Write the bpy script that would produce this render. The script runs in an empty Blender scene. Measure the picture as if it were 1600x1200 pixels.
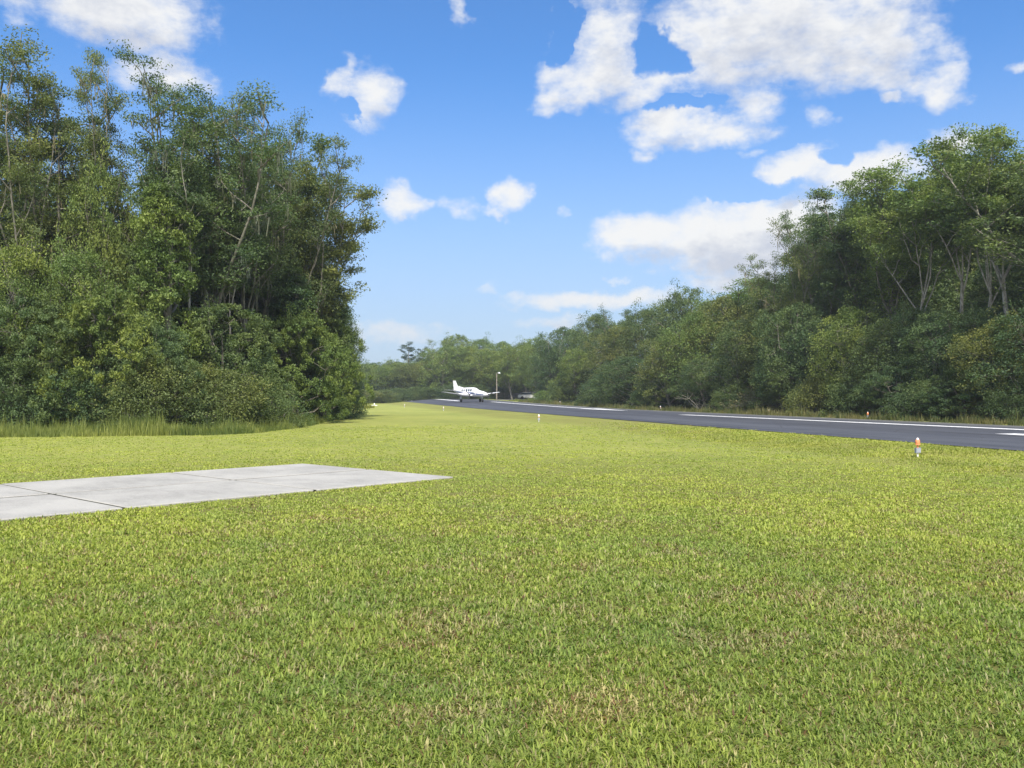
import bpy, math, random
import numpy as np
from mathutils import Vector, Matrix

# ------------------------------------------------------------------ camera, sky, sun, exposure
F = 1383.0; HZ = 619.0; CX = 800.0; EYE = 1.5          # focal length and horizon of the photograph
scene = bpy.context.scene
COL = scene.collection
cam_d = bpy.data.cameras.new("camera"); cam = bpy.data.objects.new("camera", cam_d); COL.objects.link(cam)
cam_d.sensor_width = 36.0; cam_d.lens = 36.0 * F / 1600.0
cam_d.shift_y = (HZ - 600.0) / 1600.0
cam_d.clip_start = 0.05; cam_d.clip_end = 6000
cam.location = (0, 0, EYE); cam.rotation_euler = (math.radians(90), 0, 0)
scene.camera = cam

SUN_EL = math.radians(54.0); SUN_AZ = math.radians(174.0)   # azimuth clockwise from +Y (view direction)
sund = bpy.data.lights.new("sun", "SUN"); sun = bpy.data.objects.new("sun", sund); COL.objects.link(sun)
sund.energy = 3.8; sund.angle = math.radians(3.0); sund.color = (1.0, 0.93, 0.82)
sv = Vector((math.sin(SUN_AZ) * math.cos(SUN_EL), math.cos(SUN_AZ) * math.cos(SUN_EL), math.sin(SUN_EL)))
sun.rotation_euler = sv.to_track_quat('Z', 'Y').to_euler()

scene.view_settings.view_transform = 'Standard'
scene.view_settings.look = 'None'
scene.view_settings.exposure = 0.9
scene.view_settings.gamma = 1.0
scene.cycles.max_bounces = 7
scene.cycles.diffuse_bounces = 4
scene.cycles.transmission_bounces = 3

class NT:
    """tiny helper for node trees"""
    def __init__(s, tree): s.t = tree; s.n = tree.nodes; s.l = tree.links
    def add(s, typ, **kw):
        nd = s.n.new(typ)
        for k, v in kw.items(): setattr(nd, k, v)
        return nd
    def put(s, sock, v):
        if hasattr(v, 'is_linked') or isinstance(v, bpy.types.NodeSocket): s.l.new(v, sock)
        else: sock.default_value = v
    def math(s, op, a, b=0.0, c=None, clamp=False):
        nd = s.add('ShaderNodeMath', operation=op); nd.use_clamp = clamp
        s.put(nd.inputs[0], a); s.put(nd.inputs[1], b)
        if c is not None: s.put(nd.inputs[2], c)
        return nd.outputs[0]
    def vmath(s, op, a, b=(0, 0, 0)):
        nd = s.add('ShaderNodeVectorMath', operation=op)
        s.put(nd.inputs[0], a)
        s.put(nd.inputs[1], b)
        return nd.outputs['Value'] if op in ('LENGTH', 'DOT_PRODUCT', 'DISTANCE') else nd.outputs[0]
    def noise(s, vec, scale, detail=4, rough=0.55, dim='3D'):
        nd = s.add('ShaderNodeTexNoise'); nd.noise_dimensions = dim
        s.l.new(vec, nd.inputs['Vector']); nd.inputs['Scale'].default_value = scale
        nd.inputs['Detail'].default_value = detail; nd.inputs['Roughness'].default_value = rough
        return nd.outputs['Fac']
    def ss(s, v, a, b, c=0.0, d=1.0):
        nd = s.add('ShaderNodeMapRange'); nd.interpolation_type = 'SMOOTHSTEP'
        s.put(nd.inputs['Value'], v)
        for k, x in zip(('From Min', 'From Max', 'To Min', 'To Max'), (a, b, c, d)): nd.inputs[k].default_value = x
        return nd.outputs[0]
    def mix(s, f, a, b, mode='MIX'):
        nd = s.add('ShaderNodeMix', data_type='RGBA', blend_type=mode)
        s.put(nd.inputs[0], f)
        s.put(nd.inputs[6], a if not isinstance(a, tuple) else (*a, 1)[:4])
        s.put(nd.inputs[7], b if not isinstance(b, tuple) else (*b, 1)[:4])
        return nd.outputs[2]

world = bpy.data.worlds.new("World"); scene.world = world; world.use_nodes = True
W = NT(world.node_tree); W.n.clear()

def lonlat(px, py):
    x = (px - CX) / F; z = (HZ - py) / F
    r = math.sqrt(x * x + 1)
    return math.atan2(x, 1.0), math.atan2(z, r)

# clouds: centre, half width, half height in picture pixels (turned into sky directions), strength
CLOUDS = [
    (190, 20, 130, 55, 1.1), (250, 40, 60, 45, .9), (150, -20, 120, 60, 1.0), (255, 120, 75, 36, 0.85),
    (535, 130, 30, 42, .8), (575, 150, 48, 46, .8), (575, 180, 30, 22, .6),
    (628, 306, 44, 26, .95), (636, 318, 48, 14, .9), (718, 20, 20, 24, .6), (715, 318, 26, 16, .45),
    (798, 312, 36, 24, 1.0), (775, 324, 34, 9, .8), (885, 332, 16, 8, .5),
    (945, 60, 75, 75, .85), (1000, 110, 110, 50, .9), (905, 135, 66, 36, .95), (870, 160, 40, 20, .8), (960, 120, 60, 40, .9),
    (1180, 45, 170, 84, 1.1), (1300, 66, 150, 66, 1.05), (1390, 90, 80, 46, .9), (1462, 132, 42, 32, .9), (1250, 10, 230, 50, .9),
    (1110, 110, 90, 42, .8), (1175, 160, 40, 30, .6),
    (1050, 195, 72, 34, 1.1), (1110, 205, 92, 28, 1.0), (1170, 208, 46, 20, .6), (1000, 234, 20, 12, .5), (1180, 238, 16, 8, .5),
    (1283, 186, 30, 16, .55), (1392, 148, 22, 10, .7),
    (1250, 265, 66, 36, 1.0), (1340, 272, 100, 32, 1.1), (1400, 262, 60, 24, .8), (1490, 222, 36, 24, .8),
    (1000, 366, 76, 38, 1.1), (1110, 372, 150, 58, 1.25), (1210, 372, 120, 70, 1.3), (1150, 405, 110, 34, 1.1), (1190, 430, 90, 24, .9),
    (920, 468, 140, 17, .95), (980, 466, 100, 16, .8), (860, 503, 60, 12, .5), (1120, 448, 60, 14, .7), (970, 432, 22, 7, .55),
    (610, 522, 76, 17, .7), (640, 526, 60, 12, .5), (570, 530, 60, 14, .5), (760, 452, 20, 6, .35),
    (1590, 92, 18, 8, .6), (525, 118, 14, 8, .3),
    # clouds that stand outside this view
    (-500, 100, 240, 110, 1.0), (-330, 350, 150, 60, .8), (2100, 160, 240, 120, 1.0), (2400, 380, 200, 70, .9),
]
grp = bpy.data.node_groups.new("cloud_density", 'ShaderNodeTree')
grp.interface.new_socket(name='Vector', in_out='INPUT', socket_type='NodeSocketVector')
grp.interface.new_socket(name='Density', in_out='OUTPUT', socket_type='NodeSocketFloat')
GN = NT(grp); gi = GN.add('NodeGroupInput'); go = GN.add('NodeGroupOutput')
pv = gi.outputs[0]
# billowed warp so that outlines are ragged
nz1 = GN.add('ShaderNodeTexNoise'); GN.l.new(pv, nz1.inputs['Vector'])
nz1.inputs['Scale'].default_value = 16; nz1.inputs['Detail'].default_value = 5; nz1.inputs['Roughness'].default_value = .58
warp = GN.vmath('MULTIPLY', GN.vmath('SUBTRACT', nz1.outputs['Color'], (.5, .5, .5)), (.085, .05, 0))
pw = GN.vmath('ADD', pv, warp)
acc = None
for (px, py, wx, wy, st) in CLOUDS:
    lo, la = lonlat(px, py)
    q = GN.vmath('MULTIPLY', GN.vmath('SUBTRACT', pw, (lo, la, 0)), (F / (wx * 1.08), F / (wy * 1.05), 0))
    d = GN.math('MULTIPLY', GN.math('SUBTRACT', 1.0, GN.vmath('DOT_PRODUCT', q, q)), st)
    if acc is None: acc = d
    else:
        nd = GN.add('ShaderNodeMath', operation='SMOOTH_MAX')
        GN.l.new(acc, nd.inputs[0]); GN.l.new(d, nd.inputs[1]); nd.inputs[2].default_value = .25
        acc = nd.outputs[0]
acc = GN.math('MAXIMUM', acc, -3.0)
sq = GN.vmath('MULTIPLY', pv, (1.0, 1.7, 1.0))
for (px, py, wx, wy) in [(1022, 70, 34, 42), (1045, 95, 26, 22), (1160, 300, 90, 18), (1075, 160, 70, 9), (470, 90, 60, 60), (880, 60, 16, 60), (1225, 226, 40, 8), (1300, 250, 30, 14), (545, 175, 18, 14)]:
    lo, la = lonlat(px, py)
    q = GN.vmath('MULTIPLY', GN.vmath('SUBTRACT', pw, (lo, la, 0)), (F / wx, F / wy, 0))
    acc = GN.math('SUBTRACT', acc, GN.math('MULTIPLY', GN.math('SUBTRACT', 1.0, GN.vmath('DOT_PRODUCT', q, q), clamp=True), 1.3))
fine = GN.math('SUBTRACT', GN.noise(sq, 24, 10, .62), .5)
dens = GN.math('ADD', acc, GN.math('MULTIPLY', fine, 2.0))
GN.l.new(dens, go.inputs[0])

geo = W.add('ShaderNodeTexCoord')
sep = W.add('ShaderNodeSeparateXYZ'); W.l.new(geo.outputs['Generated'], sep.inputs[0])
lon = W.math('ARCTAN2', sep.outputs[0], sep.outputs[1]); lat = W.math('ARCSINE', sep.outputs[2])
comb = W.add('ShaderNodeCombineXYZ'); W.l.new(lon, comb.inputs[0]); W.l.new(lat, comb.inputs[1])
def dens_at(off):
    g = W.add('ShaderNodeGroup'); g.node_tree = grp
    W.l.new(W.vmath('ADD', comb.outputs[0], off), g.inputs[0]); return g.outputs[0]
d0 = dens_at((0, 0, 0)); d1 = dens_at((-.008, .028, 0))
sky = W.add('ShaderNodeTexSky', sky_type='NISHITA'); sky.sun_disc = False
sky.sun_elevation = SUN_EL; sky.sun_rotation = SUN_AZ
sky.air_density = 1.0; sky.dust_density = 0.6; sky.ozone_density = 2.0; sky.altitude = 0
skyc = W.mix(1.0, sky.outputs[0], (.46, .77, 1.08), 'MULTIPLY')
hf = W.ss(lat, -.02, .38, .85, 0.0)
skyc = W.mix(hf, skyc, (3.05, 3.45, 4.15))
alpha = W.ss(d0, -.1, 1.1)
alpha = W.math('MULTIPLY', alpha, .96)
shade = W.ss(d1, .40, 1.45, 0.0, 1.0)
ccol = W.mix(shade, (5.1, 5.1, 5.05), (3.3, 3.5, 4.0))
ccol = W.mix(W.ss(lat, .0, .16, .45, 0.0), ccol, (3.0, 3.3, 3.9))
allc = W.mix(alpha, skyc, ccol)
# unseen bright broken cloud, added behind the camera to raise the fill light
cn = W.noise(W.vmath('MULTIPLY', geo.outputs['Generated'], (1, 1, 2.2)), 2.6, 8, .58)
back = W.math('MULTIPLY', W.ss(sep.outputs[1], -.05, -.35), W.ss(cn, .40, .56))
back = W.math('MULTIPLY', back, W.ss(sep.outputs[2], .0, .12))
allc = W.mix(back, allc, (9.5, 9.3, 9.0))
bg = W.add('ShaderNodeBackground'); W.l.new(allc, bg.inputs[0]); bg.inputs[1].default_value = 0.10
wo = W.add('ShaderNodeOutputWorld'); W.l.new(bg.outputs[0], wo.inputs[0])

# ------------------------------------------------------------------ terrain and helpers
AZ = math.radians(12.5); NV = np.array([math.cos(AZ), math.sin(AZ)]); DV = np.array([-math.sin(AZ), math.cos(AZ)])
N0, N1 = 18.6, 34.1                                     # runway edges (distance across)
def sst(a, b, v):
    t = np.clip((np.asarray(v, float) - a) / (b - a), 0, 1); return t * t * (3 - 2 * t)
def terrain(x, y):
    x = np.asarray(x, float); y = np.asarray(y, float)
    n = x * NV[0] + y * NV[1]
    z = .95 * sst(85, 215, y) * sst(13, 27, n)
    ver = sst(12.5, 14.5, n) * (1 - sst(16.0, 18.0, n)) * (1 - sst(120, 180, y))
    z = z + ver * (.07 + .05 * np.sin(x * .9 + y * .37) + .03 * np.sin(y * .8 - x * .3))
    dip = sst(8, 30, np.hypot(x, y)) * .05 * (np.sin(x * .21 + 1.3) * np.sin(y * .17)) * (1 - sst(16, 18, n))
    return z + dip
def tz(x, y): return float(terrain(x, y))
def G(px, py):                                          # a picture point on the flat ground
    Y = EYE * F / (py - HZ); return (px - CX) / F * Y, Y
def at(px, Y): return (px - CX) / F * Y, Y
def ns(n, s): return n * NV[0] + s * DV[0], n * NV[1] + s * DV[1]
def to_ns(x, y): return x * NV[0] + y * NV[1], x * DV[0] + y * DV[1]

def mesh_np(name, V, quads=None, tris=None, col=None, smooth=False):
    me = bpy.data.meshes.new(name)
    V = np.asarray(V, np.float32).reshape(-1, 3)
    q = np.zeros((0, 4), np.int32) if quads is None else np.asarray(quads, np.int32).reshape(-1, 4)
    t = np.zeros((0, 3), np.int32) if tris is None else np.asarray(tris, np.int32).reshape(-1, 3)
    me.vertices.add(len(V)); me.vertices.foreach_set('co', V.ravel())
    me.loops.add(q.size + t.size); me.loops.foreach_set('vertex_index', np.concatenate([q.ravel(), t.ravel()]).astype(np.int32))
    me.polygons.add(len(q) + len(t))
    st = np.concatenate([np.arange(len(q)) * 4, q.size + np.arange(len(t)) * 3]).astype(np.int32)
    me.polygons.foreach_set('loop_start', st)
    if smooth: me.polygons.foreach_set('use_smooth', np.ones(len(q) + len(t), bool))
    me.update(calc_edges=True)
    if col is not None:
        a = me.attributes.new('col', 'FLOAT_COLOR', 'POINT')
        c = np.ones((len(V), 4), np.float32); c[:, :3] = col
        a.data.foreach_set('color', c.ravel())
    return me

def link(name, me, mat=None, parent=None):
    o = bpy.data.objects.new(name, me); COL.objects.link(o)
    if mat is not None and not me.materials: me.materials.append(mat)
    if parent is not None: o.parent = parent
    return o
def tag(o, label=None, cat=None, group=None, kind=None):
    for k, v in (('label', label), ('category', cat), ('group', group), ('kind', kind)):
        if v: o[k] = v
    return o
def empty(name, loc, rz=0.0):
    o = bpy.data.objects.new(name, None); COL.objects.link(o); o.location = loc; o.rotation_euler = (0, 0, rz)
    o.empty_display_size = .2; return o

class MB:
    """collects shapes into one mesh"""
    def __init__(s): s.v = []; s.f = []
    def add(s, vs, fs):
        b = len(s.v); s.v += [tuple(p) for p in vs]; s.f += [tuple(i + b for i in f) for f in fs]; return s
    def box(s, c, d, M=None):
        x, y, z = (k / 2 for k in d)
        vs = [Vector((sx * x, sy * y, sz * z)) for sx in (-1, 1) for sy in (-1, 1) for sz in (-1, 1)]
        if M: vs = [M @ p for p in vs]
        vs = [p + Vector(c) for p in vs]
        return s.add(vs, [(0, 1, 3, 2), (4, 6, 7, 5), (0, 4, 5, 1), (2, 3, 7, 6), (0, 2, 6, 4), (1, 5, 7, 3)])
    def tube(s, pts, rad, k=10, cap=True):
        pts = [Vector(p) for p in pts]; rings = []
        rad = rad if hasattr(rad, '__len__') else [rad] * len(pts)
        vs = []
        for i, p in enumerate(pts):
            d = (pts[min(i + 1, len(pts) - 1)] - pts[max(i - 1, 0)]).normalized()
            a = d.orthogonal().normalized() if i == 0 else (a - d * a.dot(d)).normalized()
            b = d.cross(a)
            vs += [p + (a * math.cos(t) + b * math.sin(t)) * rad[i] for t in (2 * math.pi * j / k for j in range(k))]
        fs = [(i * k + j, i * k + (j + 1) % k, (i + 1) * k + (j + 1) % k, (i + 1) * k + j) for i in range(len(pts) - 1) for j in range(k)]
        if cap:
            fs.append(tuple(range(k))[::-1]); fs.append(tuple(range((len(pts) - 1) * k, len(pts) * k)))
        return s.add(vs, fs)
    def loft(s, rings, cap=True):
        k = len(rings[0]); vs = [p for r in rings for p in r]
        fs = [(i * k + j, i * k + (j + 1) % k, (i + 1) * k + (j + 1) % k, (i + 1) * k + j) for i in range(len(rings) - 1) for j in range(k)]
        if cap:
            fs.append(tuple(range(k))[::-1]); fs.append(tuple(range((len(rings) - 1) * k, len(rings) * k)))
        return s.add(vs, fs)
    def lathe(s, prof, k=14):
        return s.tube([(0, 0, z) for r, z in prof], [max(r, 1e-4) for r, z in prof], k)
    def build(s, name, mat, parent=None, smooth=False):
        me = bpy.data.meshes.new(name); me.from_pydata(s.v, [], s.f)
        import bmesh
        bm = bmesh.new(); bm.from_mesh(me); bmesh.ops.recalc_face_normals(bm, faces=bm.faces); bm.to_mesh(me); bm.free()
        if smooth:
            for p in me.polygons: p.use_smooth = True
            try: me.set_sharp_from_angle(angle=math.radians(40))
            except Exception: pass
        return link(name, me, mat, parent)

# ------------------------------------------------------------------ materials
def newmat(name):
    m = bpy.data.materials.new(name); m.use_nodes = True; T = NT(m.node_tree); T.n.clear()
    out = T.add('ShaderNodeOutputMaterial'); return m, T, out
def simple(name, c, rough=.5, metal=0.0, var=.12, scale=8.0, bump=0.0, spec=.4):
    m, T, out = newmat(name); b = T.add('ShaderNodeBsdfPrincipled')
    tc = T.add('ShaderNodeTexCoord'); nz = T.noise(tc.outputs['Object'], scale, 5, .6)
    dark = tuple(k * (1 - var) for k in c); lite = tuple(min(1, k * (1 + var)) for k in c)
    T.l.new(T.mix(T.ss(nz, .3, .7), dark, lite), b.inputs['Base Color'])
    b.inputs['Roughness'].default_value = rough; b.inputs['Metallic'].default_value = metal
    b.inputs['Specular IOR Level'].default_value = spec
    if bump:
        bp = T.add('ShaderNodeBump'); bp.inputs['Strength'].default_value = bump; bp.inputs['Distance'].default_value = .02
        T.l.new(nz, bp.inputs['Height']); T.l.new(bp.outputs[0], b.inputs['Normal'])
    T.l.new(b.outputs[0], out.inputs[0]); return m

def leaf_mat(name, tint, trans=.28, scale=.5, amp=1.0):
    """leaf colour = per-leaf attribute x tint, with slow variation through the wood"""
    m, T, out = newmat(name)
    a = T.add('ShaderNodeAttribute', attribute_name='col')
    g = T.add('ShaderNodeNewGeometry'); nz = T.noise(g.outputs['Position'], scale, 3, .6)
    oi = T.add('ShaderNodeObjectInfo')
    c = T.mix(1.0, a.outputs['Color'], tint, 'MULTIPLY')
    lo = tuple(1 + amp * (k - 1) for k in (.78, .86, .88)); hi = tuple(1 + amp * (k - 1) for k in (1.2, 1.12, .95))
    c = T.mix(T.ss(nz, .35, .65), T.mix(1.0, c, lo, 'MULTIPLY'), T.mix(1.0, c, hi, 'MULTIPLY'))
    c = T.mix(oi.outputs['Random'], T.mix(1.0, c, (.88, .95, 1.0), 'MULTIPLY'), T.mix(1.0, c, (1.12, 1.04, .92), 'MULTIPLY'))
    b = T.add('ShaderNodeBsdfPrincipled'); T.l.new(c, b.inputs['Base Color']); b.inputs['Roughness'].default_value = .6
    b.inputs['Specular IOR Level'].default_value = .25
    tr = T.add('ShaderNodeBsdfTranslucent'); T.l.new(T.mix(1.0, c, (1.3, 1.45, .6), 'MULTIPLY'), tr.inputs[0])
    mx = T.add('ShaderNodeMixShader'); mx.inputs[0].default_value = trans
    T.l.new(b.outputs[0], mx.inputs[1]); T.l.new(tr.outputs[0], mx.inputs[2]); T.l.new(mx.outputs[0], out.inputs[0])
    return m

M = {}
M['leaf_mid'] = leaf_mat('leaf_mid', (1.0, 1.0, 1.0))
M['leaf_dark'] = leaf_mat('leaf_dark', (.80, .86, .95))
M['leaf_light'] = leaf_mat('leaf_light', (1.45, 1.38, 1.05))
M['leaf_olive'] = leaf_mat('leaf_olive', (1.35, 1.12, .95))
M['leaf_vine'] = leaf_mat('leaf_vine', (1.30, 1.25, .85), .22)
M['leaf_brown'] = leaf_mat('leaf_brown', (1.5, .95, 1.2), .12)
M['grass'] = leaf_mat('grass_blade', (1, 1, 1), .42, .35, .45)
M['moss'] = simple('spanish_moss', (.23, .24, .19), .9, var=.25, scale=3)

def bark(name, c1, c2):
    m, T, out = newmat(name); b = T.add('ShaderNodeBsdfPrincipled')
    g = T.add('ShaderNodeTexCoord')
    v = T.vmath('MULTIPLY', g.outputs['Object'], (4, 4, 1.2))
    nz = T.noise(v, 2.2, 6, .65); n2 = T.noise(g.outputs['Object'], .7, 3, .6)
    c = T.mix(T.ss(nz, .35, .65), c1, c2); c = T.mix(T.ss(n2, .45, .65, 0, .6), c, (.10, .11, .07))
    T.l.new(c, b.inputs['Base Color']); b.inputs['Roughness'].default_value = .9; b.inputs['Specular IOR Level'].default_value = .15
    bp = T.add('ShaderNodeBump'); bp.inputs['Strength'].default_value = .6; bp.inputs['Distance'].default_value = .03
    T.l.new(nz, bp.inputs['Height']); T.l.new(bp.outputs[0], b.inputs['Normal']); T.l.new(b.outputs[0], out.inputs[0]); return m
M['bark_pale'] = bark('bark_pale', (.22, .20, .17), (.46, .43, .38))
M['bark_grey'] = bark('bark_grey', (.10, .09, .075), (.26, .24, .205))

# ground: lawn, verge, forest litter
def ground_mat():
    m, T, out = newmat('lawn_ground'); b = T.add('ShaderNodeBsdfPrincipled')
    g = T.add('ShaderNodeNewGeometry'); P = g.outputs['Position']
    big = T.noise(P, .11, 4, .6); mid = T.noise(P, .9, 5, .65); fine = T.noise(P, 14, 6, .7)
    st = T.noise(T.vmath('MULTIPLY', P, (1.0, 1.0, 1.0)), 45, 4, .7)
    c = T.mix(T.ss(big, .38, .62), (.215, .252, .060), (.285, .312, .076))
    c = T.mix(T.ss(mid, .35, .7, 0, .75), c, (.31, .315, .09))
    c = T.mix(T.ss(fine, .50, .72, 0, .5), c, (.15, .175, .045))
    c = T.mix(T.ss(st, .58, .75, 0, .5), c, (.34, .33, .10))
    # brown thatch near the eye, where the blades are modelled and the soil shows between
    dist = T.vmath('LENGTH', P)
    c = T.mix(T.ss(dist, 9, 26, .8, 0.0), c, T.mix(T.ss(fine, .4, .6), (.10, .095, .03), (.17, .16, .05)))
    # rough verge beside the runway
    n = T.vmath('DOT_PRODUCT', P, (float(NV[0]), float(NV[1]), 0))
    vg = T.math('MULTIPLY', T.ss(n, 11.5, 14.0), T.math('SUBTRACT', 1.0, T.ss(n, 18.5, 19.5)))
    c = T.mix(T.math('MULTIPLY', vg, T.ss(mid, .3, .65, .25, .85)), c, (.19, .19, .055))
    c = T.mix(T.math('MULTIPLY', vg, T.ss(T.noise(P, .5, 4, .7), .55, .7, 0, .75)), c, (.20, .155, .06))
    # litter under the right-hand wood
    fr = T.ss(T.math('ADD', n, T.math('MULTIPLY', mid, 2.0)), 36.0, 38.0)
    c = T.mix(fr, c, T.mix(T.ss(mid, .4, .6), (.045, .04, .02), (.10, .085, .04)))
    T.l.new(c, b.inputs['Base Color']); b.inputs['Roughness'].default_value = .9; b.inputs['Specular IOR Level'].default_value = .1
    bp = T.add('ShaderNodeBump'); bp.inputs['Strength'].default_value = .9; bp.inputs['Distance'].default_value = .06
    T.l.new(T.math('ADD', fine, T.math('MULTIPLY', st, .5)), bp.inputs['Height']); T.l.new(bp.outputs[0], b.inputs['Normal'])
    T.l.new(b.outputs[0], out.inputs[0]); return m
def asphalt_mat():
    m, T, out = newmat('asphalt'); b = T.add('ShaderNodeBsdfPrincipled')
    g = T.add('ShaderNodeNewGeometry'); P = g.outputs['Position']
    mp = T.add('ShaderNodeMapping'); mp.inputs['Rotation'].default_value = (0, 0, -AZ); T.l.new(P, mp.inputs[0])
    S = T.vmath('MULTIPLY', mp.outputs[0], (1.0, .03, 1.0))
    streak = T.noise(S, 1.1, 5, .6); gr = T.noise(P, 60, 3, .7); bl = T.noise(P, .25, 4, .6)
    c = T.mix(T.ss(streak, .38, .62), (.038, .042, .054), (.068, .074, .090))
    c = T.mix(T.ss(bl, .4, .7, 0, .5), c, (.080, .085, .098)); c = T.mix(T.ss(gr, .45, .75, 0, .5), c, (.115, .118, .122))
    vo = T.add('ShaderNodeTexVoronoi', feature='DISTANCE_TO_EDGE'); T.l.new(T.vmath('ADD', P, T.vmath('MULTIPLY', P, (.02, .03, 0))), vo.inputs['Vector']); vo.inputs['Scale'].default_value = .22
    c = T.mix(T.ss(vo.outputs['Distance'], .0, .012, .7, 0), c, (.035, .035, .036))
    n = T.vmath('DOT_PRODUCT', P, (float(NV[0]), float(NV[1]), 0))
    rub = T.math('MULTIPLY', T.ss(n, 22.5, 24.2), T.math('SUBTRACT', 1.0, T.ss(n, 28.3, 30.0)))
    c = T.mix(T.math('MULTIPLY', rub, T.ss(T.noise(S, 3.0, 5, .7), .42, .62, 0, .65)), c, (.035, .035, .04))
    edge = T.ss(T.math('ADD', n, T.math('MULTIPLY', T.noise(P, .8, 4, .6), 1.2)), 32.2, 33.4, 0, .6)
    c = T.mix(edge, c, (.13, .13, .115))
    T.l.new(c, b.inputs['Base Color']); b.inputs['Roughness'].default_value = .85; b.inputs['Specular IOR Level'].default_value = .3
    bp = T.add('ShaderNodeBump'); bp.inputs['Strength'].default_value = .4; bp.inputs['Distance'].default_value = .01
    T.l.new(gr, bp.inputs['Height']); T.l.new(bp.outputs[0], b.inputs['Normal'])
    T.l.new(b.outputs[0], out.inputs[0]); return m
def paint_mat():
    m, T, out = newmat('road_paint'); b = T.add('ShaderNodeBsdfPrincipled')
    g = T.add('ShaderNodeNewGeometry'); P = g.outputs['Position']; nz = T.noise(P, 3, 6, .7)
    T.l.new(T.mix(T.ss(nz, .35, .62), (.50, .51, .52), (.80, .80, .80)), b.inputs['Base Color']); b.inputs['Roughness'].default_value = .7
    T.l.new(b.outputs[0], out.inputs[0]); return m
def concrete_mat():
    m, T, out = newmat('concrete'); b = T.add('ShaderNodeBsdfPrincipled')
    g = T.add('ShaderNodeNewGeometry'); P = g.outputs['Position']
    mp = T.add('ShaderNodeMapping'); mp.inputs['Rotation'].default_value = (0, 0, math.radians(-42)); T.l.new(P, mp.inputs[0])
    S = T.vmath('MULTIPLY', mp.outputs[0], (3.0, .6, 1.0))
    a = T.noise(P, .7, 5, .65); s = T.noise(S, 2.2, 5, .7); f = T.noise(P, 40, 5, .75); d = T.noise(P, 9, 5, .7)
    c = T.mix(T.ss(a, .35, .65), (.255, .25, .232), (.36, .352, .325))
    c = T.mix(T.ss(s, .42, .68, 0, .65), c, (.33, .32, .30)); c = T.mix(T.ss(f, .46, .72, 0, .6), c, (.48, .47, .43))
    c = T.mix(T.ss(d, .58, .72, 0, .6), c, (.24, .23, .20))
    T.l.new(c, b.inputs['Base Color']); b.inputs['Roughness'].default_value = .85; b.inputs['Specular IOR Level'].default_value = .25
    bp = T.add('ShaderNodeBump'); bp.inputs['Strength'].default_value = .35; bp.inputs['Distance'].default_value = .01
    T.l.new(f, bp.inputs['Height']); T.l.new(bp.outputs[0], b.inputs['Normal'])
    T.l.new(b.outputs[0], out.inputs[0]); return m
M['ground'] = ground_mat(); M['asphalt'] = asphalt_mat(); M['paint'] = paint_mat(); M['concrete'] = concrete_mat()
M['white'] = simple('white_paint', (.80, .80, .80), .35, var=.04)
M['blue'] = simple('blue_grey_stripe', (.10, .14, .30), .4)
M['glass'] = simple('dark_glass', (.03, .045, .06), .08, var=.1, spec=.8)
M['rubber'] = simple('black_rubber', (.02, .02, .02), .8)
M['steel'] = simple('grey_steel', (.42, .43, .44), .4, .6)
M['wood'] = simple('weathered_wood', (.24, .21, .17), .9, var=.35, scale=4, bump=.3)
M['dark'] = simple('dark_metal', (.05, .05, .055), .5)
M['orange'] = simple('faded_orange_plastic', (.75, .27, .12), .45, var=.2, scale=20)
M['clear'] = simple('frosted_lamp_glass', (.72, .70, .70), .2, var=.08, spec=.8)
M['box'] = simple('grey_plastic_box', (.34, .37, .44), .55)
M['sealant'] = simple('soil_filled_joint', (.045, .045, .03), .95, var=.4, scale=12)

# ------------------------------------------------------------------ ground, runway, slab
def axis(lo, hi, d0, far):
    a = list(np.arange(lo, hi, d0)); x = hi; s = d0
    while x < far: a.append(x); s *= 1.25; x += s
    a.append(far); return a
gx = np.array(sorted(set([round(-v, 3) for v in axis(0, 70, 1.0, 2600)] + [round(v, 3) for v in axis(0, 70, 1.0, 2600)])))
gy = np.array(sorted(set([-v for v in (5., 20., 60., 200., 600., 1500.)] + [round(v, 3) for v in axis(0, 230, 1.0, 3200)])))
XX, YY = np.meshgrid(gx, gy); ZZ = terrain(XX, YY)
nx, ny = len(gx), len(gy)
I = (np.arange(ny - 1)[:, None] * nx + np.arange(nx - 1)[None, :]).ravel()
tag(link('lawn', mesh_np('lawn', np.stack([XX, YY, ZZ], -1), np.stack([I, I + 1, I + nx + 1, I + nx], -1), smooth=True), M['ground']), kind='structure')

def strip(name, polyfn, ss, cols, dz, mat):
    """sheet laid on the terrain: polyfn(s) -> (na, nb)"""
    V = []
    for s in ss:
        a, b = polyfn(s)
        for t in np.linspace(0, 1, cols):
            x, y = ns(a + (b - a) * t, s); V.append((x, y, tz(x, y) + dz))
    k = cols; Q = [(i * k + j, i * k + j + 1, (i + 1) * k + j + 1, (i + 1) * k + j) for i in range(len(ss) - 1) for j in range(k - 1)]
    return link(name, mesh_np(name, V, Q, smooth=True), mat)
rw = random.Random(5)
sr = np.concatenate([np.arange(-60, 240, .75), np.arange(240, 420, 4)])
jag = {float(s): (rw.uniform(-.07, .07), rw.uniform(-.12, .12)) for s in sr}
o = strip('runway', lambda s: (N0 + jag[float(s)][0], N1 + jag[float(s)][1]), [float(s) for s in sr], 17, .03, M['asphalt']); o['kind'] = 'structure'
# taxiway leading off to the right behind the aeroplane
V = []; TX = np.linspace(-3, 60, 40)
for x in TX:
    for y in np.linspace(176 - max(0, 4 - x) * 0, 186, 5): V.append((x, y + .02 * x, tz(x, y) + .022))
Q = [(i * 5 + j, (i + 1) * 5 + j, (i + 1) * 5 + j + 1, i * 5 + j + 1) for i in range(39) for j in range(4)]
tag(link('taxiway', mesh_np('taxiway', V, Q), M['asphalt']), kind='structure')

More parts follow.
